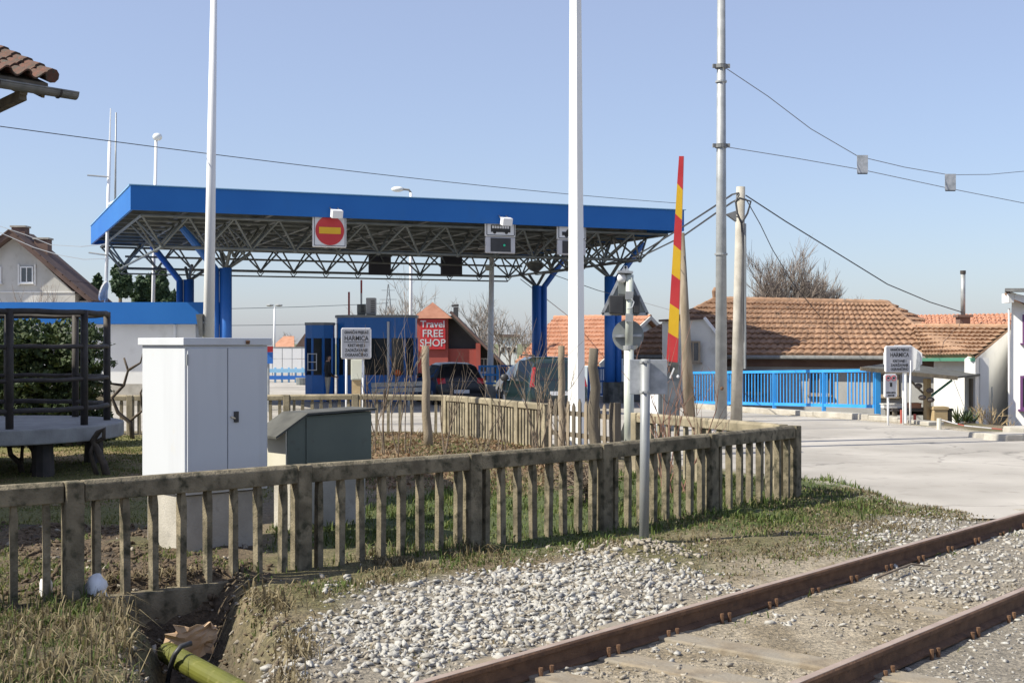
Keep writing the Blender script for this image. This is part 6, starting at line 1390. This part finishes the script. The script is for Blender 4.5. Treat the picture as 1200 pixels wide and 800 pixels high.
rr = random.Random(5)
for k in range(34):
    s = -6.3 + k * .66; z = (.0 if s < 2.4 else -.03) + rr.uniform(-.014, .012)
    MB().obox(tp(s, -.755 + rr.uniform(-.03, .03), z - .04), (TD + TL * rr.uniform(-.02, .02)) * .115, TL * 1.22, UZ * .05 + TD * 0).build('sleeper', M['wood_sleeper'], tk, bevel=.012)
    for q in (0, -1.51):
        for e_ in (-1, 1):
            for u in (-.05, .05):
                c = tp(s + u, q + e_ * .095, 0); MB().tube([c - UZ * .03, c + UZ * rr.uniform(.035, .065)], .014, 6).build('rail_bolt', M['rust'], tk)

def blades(name, n, box, dens, hmin, hmax, cols, seed, lean=.5, wmul=1.0, droop=.4):
    r = np.random.default_rng(seed); x = r.uniform(box[0], box[1], n); y = r.uniform(box[2], box[3], n)
    k = (r.random(n) < dens(x, y)) & (sdpoly(x, y, ROAD) < -.02); x, y = x[k], y[k]; n = len(x); z = ground_h(x, y)
    h = hmin + (hmax - hmin) * r.random(n) ** 1.6; h = h * (.5 + 1.0 * vnoise(x, y, .5, seed)); a = r.uniform(0, 6.28, n); l = lean * r.random(n); wv = wmul * (.0022 + .002 * r.random(n)) * (1 + y / 12)
    dx, dy = np.cos(a), np.sin(a); sx, sy = -dy * wv, dx * wv
    B = np.stack([x, y, z - .01], 1); S = np.stack([sx, sy, np.zeros(n)], 1); D = np.stack([dx, dy, np.zeros(n)], 1)
    m1 = B + D * (h * l * .4)[:, None] + np.array([0, 0, 1]) * (h * .6)[:, None]; tip = B + D * (h * l * 1.3)[:, None] + np.array([0, 0, 1]) * (h * (1 - droop * l))[:, None]
    V = np.stack([B - S, B + S, m1 + S * .75, m1 - S * .75, tip + S * .12, tip - S * .12], 1).reshape(-1, 3)
    base = np.arange(n)[:, None] * 6; F = np.concatenate([base + np.array([0, 1, 2, 3]), base + np.array([3, 2, 4, 5])])
    cols = np.array(cols); c = cols[r.integers(0, len(cols), n)] * r.uniform(.75, 1.2, (n, 1)); col = np.repeat(c, 6, 0)
    o = link(name, fast_mesh(name, V, F, M['grass'], col=col)); o['kind'] = 'stuff'; return o
# ------------------------------------------------------------------ ballast stones
rs = np.random.default_rng(3)
SH = []                                   # angular crushed stones: convex hulls of a few random points
for k in range(12):
    bm = bmesh.new(); p = rs.normal(size=(9 + k % 4, 3)); p /= np.linalg.norm(p, axis=1)[:, None]
    p *= rs.uniform(.75, 1.1, (len(p), 1)) * np.array([1.2, rs.uniform(.65, .95), rs.uniform(.5, .8)])
    for q in p: bm.verts.new(q)
    r_ = bmesh.ops.convex_hull(bm, input=bm.verts); bmesh.ops.delete(bm, geom=[g for g in r_['geom_interior'] if isinstance(g, bmesh.types.BMVert)], context='VERTS')
    bmesh.ops.triangulate(bm, faces=bm.faces); bm.verts.index_update()
    SH.append((np.array([v.co[:] for v in bm.verts]), np.array([[v.index for v in f_.verts] for f_ in bm.faces]))); bm.free()
SM = {}
for mk in ('stone', 'stone_warm', 'soil'): SM[mk] = [fast_mesh('stone', v, f_, M[mk]) for v, f_ in SH]
stones = []                                # x, y, z, size, material
def scatter(n, box, mask, smin, smax, mk, seed, sink=.25):
    r = np.random.default_rng(seed); x = r.uniform(box[0], box[1], n); y = r.uniform(box[2], box[3], n)
    keep = mask(x, y, r) ; x, y = x[keep], y[keep]; s = smin + (smax - smin) * r.power(.45, len(x)) ; z = ground_h(x, y) + s * (.35 - sink * r.random(len(x)) * 2)
    for a in zip(x, y, z, s): stones.append((*a, mk))
def qclear(x, y): s, q = track_sq(x, y); return (np.abs(q) > .085) & (np.abs(q + 1.51) > .085)
def inpoly(poly, soft, seed, thin=1.0):
    def f(x, y, r):
        d = sdpoly(x, y, poly) + (vnoise(x, y, .35, seed) - .5) * soft
        return (r.random(len(x)) < sst(-soft * .5, soft * .7, d) * thin) & qclear(x, y)
    return f
scatter(21000, (-1.8, 3.6, 6.5, 11.6), inpoly(GRAV, .75, 61), .013, .048, 'stone', 1)
scatter(9000, (-1.8, 3.6, 6.5, 11.6), inpoly(GRAV, .9, 68, 1.0), .008, .036, 'stone_warm', 11)
blades('dry_grass', 9000, (-1.8, 3.6, 6.8, 11.6), lambda x, y: sst(-.2, .3, sdpoly(x, y, GRAV)) * sst(.56, .7, fbm(x, y, .6, 93)) * .7, .02, .07, [(.22, .175, .095), (.12, .12, .04), (.16, .125, .065)], 35, lean=1.3, droop=.9)
scatter(5200, (2.0, 8.5, 8.5, 14.2), inpoly(GRAV_IN, .4, 62), .016, .042, 'stone', 2)
scatter(9000, (1.2, 7.5, 6.3, 10.5), inpoly(GRAV_R, .5, 63, .8), .008, .026, 'stone', 3)
scatter(2600, (2.5, 6.0, 11.5, 15.2), inpoly(GRAV_E, .5, 64), .016, .04, 'stone', 4)
def pile(x, y, r): return r.random(len(x)) < np.exp(-((x - MOUND[0] + .12) ** 2 / .22 + (y - MOUND[1] - .05) ** 2 / .16)) * 1.3
scatter(2600, (MOUND[0] - 1.1, MOUND[0] + 1.1, MOUND[1] - 1, MOUND[1] + 1), pile, .014, .05, 'stone_warm', 5)
def between(x, y, r):
    s, q = track_sq(x, y); return (q < -.1) & (q > -1.42) & (s > -2) & (s < 12) & (r.random(len(x)) < .12 + sst(.38, .66, fbm(x, y, .6, 66)))
scatter(26000, (-1.5, 8, 6, 15), between, .007, .032, 'stone_warm', 6)
scatter(9000, (-1.5, 8, 6, 15), lambda x, y, r: between(x, y, r) & (r.random(len(x)) < sst(.5, .62, fbm(x, y, .9, 69))), .012, .04, 'stone', 12)
def strewn(x, y, r):
    s, q = track_sq(x, y); return (q > .1) & (q < 2.6) & (s > -1) & (sdpoly(x, y, ROAD) < 0) & (sdpoly(x, y, PIT) < -.1) & (r.random(len(x)) < sst(.5, .9, fbm(x, y, .9, 67)) * .8)
scatter(14000, (-2, 6, 6.5, 16), strewn, .006, .028, 'stone_warm', 7)
def inpit(x, y, r): return (sdpoly(x, y, PIT) > .05) & (r.random(len(x)) < .5)
scatter(260, (-3.2, -1.0, 7.2, 10.2), inpit, .012, .045, 'stone_warm', 8)
def edge(x, y, r): d = sdpoly(x, y, ROAD); return (d > -.35) & (d < .25) & (y < 22) & (r.random(len(x)) < .4)
scatter(1800, (2, 7, 13, 22), edge, .008, .028, 'stone_warm', 9)
def crumbs(x, y, r): return r.random(len(x)) < sst(-.1, .4, sdpoly(x, y, SOILS[0])) * sst(.35, .6, fbm(x, y, .5, 90))
scatter(9000, (-5.5, -1.4, 9.3, 13.4), crumbs, .008, .045, 'soil', 13)
def pitw(x, y, r): return np.abs(sdpoly(x, y, PIT) - .15) < .3
scatter(2500, (-3.4, -.8, 7.0, 10.4), pitw, .006, .03, 'soil', 14)
scatter(1200, (-3.4, -.8, 7.0, 10.4), pitw, .006, .03, 'stone_warm', 15)
def garden(x, y, r): return (r.random(len(x)) < .5)
scatter(260, (-5.2, -1.2, 9.8, 12.6), garden, .012, .05, 'stone_warm', 10)
vis = []
for i, (x, y, z, s, mk) in enumerate(stones):
    px = 600 + FPX * x / y; py = HY + FPX * (EYE - z) / y
    if -5 < px < 1205 and py < 805 and mk != 'soil': vis.append((s / y, i))
vis.sort(reverse=True); big = {i for _, i in vis[:300]}
bed = {}
sr = np.random.default_rng(8)
def rotm(r):
    q = r.normal(size=4); q /= np.linalg.norm(q); w_, x, y, z = q
    return np.array([[1 - 2 * (y * y + z * z), 2 * (x * y - z * w_), 2 * (x * z + y * w_)], [2 * (x * y + z * w_), 1 - 2 * (x * x + z * z), 2 * (y * z - x * w_)], [2 * (x * z - y * w_), 2 * (y * z + x * w_), 1 - 2 * (x * x + y * y)]])
gb_ = bpy.data.objects.new('ballast', None); COL.objects.link(gb_); gb_.location = (0, 8, 0); ORG['ballast'] = V3((0, 8, 0)); gb_['kind'] = 'structure'
acc = ('stone', 'stone_warm', 'soil')
SV = {k: [] for k in acc}; SF = {k: [] for k in acc}; cnt = {k: 0 for k in acc}
for i, (x, y, z, s, mk) in enumerate(stones):
    k = i % 12; Rm = rotm(sr)
    if abs(Rm[2, 2]) < .55: a = sr.uniform(0, 6.28); Rm = np.array([[math.cos(a), -math.sin(a), 0], [math.sin(a), math.cos(a), 0], [0, 0, 1]])
    if i in big:
        Mx = Matrix.Translation((x, y, z)) @ Matrix([list(q) for q in Rm]).to_4x4() @ Matrix.Scale(s, 4); put('stone', SM[mk][k], gb_, Mx)
    else:
        SV[mk].append((SH[k][0] @ Rm.T) * s + np.array([x, y, z])); SF[mk].append(SH[k][1] + cnt[mk]); cnt[mk] += len(SH[k][0])
for mk in SV:
    o = link({'stone': 'gravel', 'stone_warm': 'loose_stones', 'soil': 'soil_crumbs'}[mk], fast_mesh('gravel', np.concatenate(SV[mk]) - np.array([0, 8, 0]), np.concatenate(SF[mk]), M[mk]), gb_); o['kind'] = 'stuff'

# ------------------------------------------------------------------ grass
G1, G2 = [(.085, .13, .024), (.115, .15, .034), (.065, .105, .02), (.14, .15, .045)], [(.22, .175, .095), (.16, .125, .065), (.29, .24, .14), (.11, .085, .045)]
def d_green(x, y):
    d = np.maximum.reduce([sdpoly(x, y, g) for g in GREENS]); return sst(-.4, .3, d + (fbm(x, y, .5, 71) - .5) * .9) * (sst(.36, .62, fbm(x, y, .7, 72)) * .85 + .15)
blades('grass', 90000, (-2.5, 6.2, 9.8, 19.5), d_green, .025, .11, G1, 21, lean=.8)
def d_fenceline(x, y):
    best = np.full(x.shape, 9.)
    for (ax, ay), (bx, by) in zip(FP, FP[1:]):
        ex, ey = bx - ax, by - ay; t_ = np.clip(((x - ax) * ex + (y - ay) * ey) / (ex * ex + ey * ey), 0, 1); best = np.minimum(best, np.hypot(x - ax - t_ * ex, y - ay - t_ * ey))
    return sst(.38, .02, best) * .85 * sst(.4, .62, fbm(x, y, .5, 73)) * (sdpoly(x, y, PIT) < -.08)
blades('grass', 46000, (-5, 4.2, 8.4, 16.6), d_fenceline, .04, .16, G1 + [(.16, .15, .06)], 22, lean=.9)
BANK = GP([(-60, 715), (110, 712), (150, 735), (140, 765), (150, 840), (-60, 840)])
BANK2 = GP([(275, 706), (340, 690), (440, 650), (560, 640), (600, 660), (450, 690), (400, 705), (350, 750), (315, 730)])
blades('grass', 30000, (-4.4, -1.0, 6.8, 11), lambda x, y: sst(-.1, .2, sdpoly(x, y, BANK)) * (.2 + .75 * sst(.42, .58, fbm(x, y, .4, 74))), .03, .13, G1, 23, lean=1.0)
blades('dry_grass', 34000, (-4.4, -1.0, 6.8, 11), lambda x, y: np.maximum(sst(-.15, .2, sdpoly(x, y, BANK)) * .38 * sst(.35, .6, fbm(x, y, .3, 83)), sst(.16, .0, np.abs(sdpoly(x, y, PIT) + .08)) * .6 * (fbm(x, y, .4, 84) > .5)), .05, .20, G2, 24, lean=1.3, droop=.9)
blades('dry_grass', 40000, (-2.6, 2.2, 8.3, 12.5), lambda x, y: sst(-.2, .3, sdpoly(x, y, BANK2)) * (.05 + .75 * sst(.45, .68, fbm(x, y, .35, 75))), .03, .13, G2, 25, lean=1.4, droop=.9)
blades('grass', 24000, (-2.6, 2.2, 8.3, 12.8), lambda x, y: sst(-.2, .3, sdpoly(x, y, BANK2)) * .9 * sst(.44, .6, fbm(x, y, .5, 76)), .02, .09, G1, 26, lean=1.0)
def d_verge(x, y):
    s, q = track_sq(x, y); return sst(.25, .7, q) * sst(3.5, 2.5, q) * sst(-.05, -.35, sdpoly(x, y, GRAV)) * (x > -1.4) * .8 * (.15 + .85 * sst(.40, .62, fbm(x, y, .8, 77)))
blades('dry_grass', 110000, (-1.5, 6, 8, 17), d_verge, .012, .065, G2, 27, lean=1.5, droop=.9)
blades('grass', 80000, (-1.5, 6, 8, 17), lambda x, y: d_verge(x, y) * (.2 + .8 * sst(.42, .58, fbm(x, y, .6, 78))), .015, .06, G1 + [(.15, .14, .05)], 28, lean=1.2)
GL = [(.15, .17, .045), (.19, .18, .06), (.24, .21, .09), (.12, .15, .04)]
blades('grass', 80000, (-9.5, -2.6, 12.5, 27), lambda x, y: sst(-.3, .5, sdpoly(x, y, LAWN)) * (.3 + .6 * sst(.35, .6, fbm(x, y, 1.1, 79))), .015, .05, GL, 29)
def d_soil(x, y): return np.maximum(sst(-.1, .3, sdpoly(x, y, SOILS[0])), sst(.9, .2, np.abs(np.hypot(x + 1.6, y - 12.7)))) * sst(.46, .60, fbm(x, y, .6, 91))
blades('grass', 26000, (-5.2, -.6, 9.4, 14), lambda x, y: d_soil(x, y) * (sdpoly(x, y, PIT) < -.05), .015, .07, G1 + GL, 33, lean=1)
blades('grass', 30000, (-4, 2, 12.5, 24), lambda x, y: sst(-.6, .3, sdpoly(x, y, LEAF)) * sst(.46, .60, fbm(x, y, 1.1, 92)) * .8, .015, .07, G1 + GL, 34, lean=1)
blades('dry_grass', 16000, (-5, 2, 14.5, 27), lambda x, y: sst(-.3, .5, sdpoly(x, y, LEAF)) * .4, .03, .13, G2, 30, lean=1.2)
def d_in(x, y): s, q = track_sq(x, y); return (((np.abs(q + .16) < .1) & (s > 2.5)) | ((np.abs(q + 1.75) < .12) & (s > 3))) * .6 * sst(.5, .7, vnoise(x, y, .5, 81))
blades('grass', 14000, (.5, 7.5, 8, 15), d_in, .02, .08, G1, 31, lean=.9)
def d_trk(x, y): s, q = track_sq(x, y); return (q < -.12) & (q > -1.4) & (s > 1) & (s < 7) & (fbm(x, y, .5, 85) > .52)
blades('dry_grass', 16000, (-.5, 6, 7, 13), lambda x, y: d_trk(x, y) * .5, .008, .035, G2, 32, lean=1.5, droop=.9)
# fallen leaves on the garden bed
r = np.random.default_rng(77); n = 9000; x = r.uniform(-4, 1.8, n); y = r.uniform(15.5, 27, n); k = r.random(n) < sst(-.1, .6, sdpoly(x, y, LEAF)) * .8; x, y = x[k], y[k]; z = ground_h(x, y) + .015
def samp(nn, rr): return np.stack([x, y, z + rr.uniform(0, .02, len(x))], 1), np.tile(np.array([0, 0, 1.]), (len(x), 1))
V, F = leaf_mass(len(x), samp, .04, 5)
c = np.array([(.19, .11, .055), (.25, .16, .09), (.15, .095, .055), (.30, .215, .13)])[r.integers(0, 4, len(x))]
o = link('leaf_litter', fast_mesh('leaf_litter', V, F, M['grass'], col=np.repeat(c, 4, 0))); o['kind'] = 'stuff'

# ------------------------------------------------------------------ the dug pit: pipe, hose, rubble, bags
def pg(px, py, z): x, y = G(px, py, z); return V3((x, y, z))
a, b = pg(196, 764, -.18), pg(330, 838, -.22)
yp = thing('drain_pipe', 'dull yellow plastic pipe end lying in the dug pit', 'pipe', a)
d = (b - a).normalized(); m = MB(); n = 20; e1_ = d.cross(UZ).normalized(); e2_ = d.cross(e1_)
ring = lambda c, r_: [c + e1_ * r_ * math.cos(2 * math.pi * k / n) + e2_ * r_ * math.sin(2 * math.pi * k / n) for k in range(n)]
L_ = (b - a).length
rings = [ring(a, .072), ring(a + d * L_, .072), ring(a + d * L_, .064), ring(a, .064)]; vs = sum(rings, []); fs = []
for j in range(4):
    for k in range(n): fs.append((j * n + k, j * n + (k + 1) % n, ((j + 1) % 4) * n + (k + 1) % n, ((j + 1) % 4) * n + k))
m.add(vs, fs); m.build('pipe', M['yellow_pipe'], yp, smooth=False)
m = MB(); m.tube([a + d * .10, a + d * .118], .0745, 20); m.build('rib', M['yellow_pipe'], yp)
hs_ = MB(); hs_.tube([pg(224, 753, -.05), pg(212, 757, -.06), pg(205, 766, -.10), pg(200, 780, -.2), pg(196, 800, -.34), pg(194, 830, -.4)], .018, 8); hs_.top('hose', M['black_plastic'], 'dark thin hose lying across the yellow pipe', 'hose', smooth=True)
c = pg(226, 750, -.12); rr = random.Random(9); n = 8; vs = []; fs = []
for side in (0, 1):
    for i in range(n + 1):
        for j in range(n + 1):
            u, v_ = i / n - .5, j / n - .5; k = 1 - .35 * (abs(u) + abs(v_)) * (mnoise.noise(V3((u * 5, v_ * 5, 3))) > -.1)
            q = V3((u * .36 * k + .05 * v_, .10 * math.sin(u * 4) + .05 * mnoise.noise(V3((u * 6, v_ * 6, 1))), v_ * .27 * k + .05 * mnoise.noise(V3((u * 9, 7, 2)))))
            vs.append(c + q + V3((0, .006 * side, 0)))
m_ = (n + 1) ** 2
for i in range(n):
    for j in range(n):
        a = i * (n + 1) + j; fs += [(a, a + 1, a + n + 2, a + n + 1), (m_ + a, m_ + a + n + 1, m_ + a + n + 2, m_ + a + 1)]
for i in range(n):
    for a, b in ((i, i + 1), (n * (n + 1) + i, n * (n + 1) + i + 1), (i * (n + 1), (i + 1) * (n + 1)), (i * (n + 1) + n, (i + 1) * (n + 1) + n)): fs.append((a, b, m_ + b, m_ + a))
MB().add(vs, fs).top('cardboard_piece', M['cardboard'], 'torn piece of brown cardboard behind the yellow pipe', 'cardboard')
def bag(px, py, zc, r_, sc, label, seed):
    c = pg(px, py, zc); m = MB(); m.ball(c, r_, 14, 9, sc=sc)
    for i, v_ in enumerate(m.v):
        q = v_ * 22 + V3((seed, 0, 0)); k = mnoise.noise(q); m.v[i] = c + (v_ - c) * (1 + .5 * k)
    m.top('plastic_bag', M['plastic_white'], label, 'bag', smooth=True)
bag(113, 690, .11, .09, (.95, .7, 1.25), 'crumpled white plastic bag right of the first fence post', 1)
bag(54, 692, .10, .07, (.7, .6, 1.4), 'crumpled white plastic bag left of the first fence post', 5)
bag(148, 792, -.45, .11, (1.2, .8, .5), 'grey white plastic scrap at the bottom of the pit', 9)
# fallen twig between the rails
q = [pg(x, y, z) for x, y, z in ((1026, 677, .03), (1048, 668, .07), (1068, 660.5, .06), (1090, 663, .03))]
tw_ = MB(); tw_.tube(q, [.012, .012, .010, .006], 6); tw_.top('fallen_twig', M['bark'], 'crooked bare twig lying between the rails', 'twig')
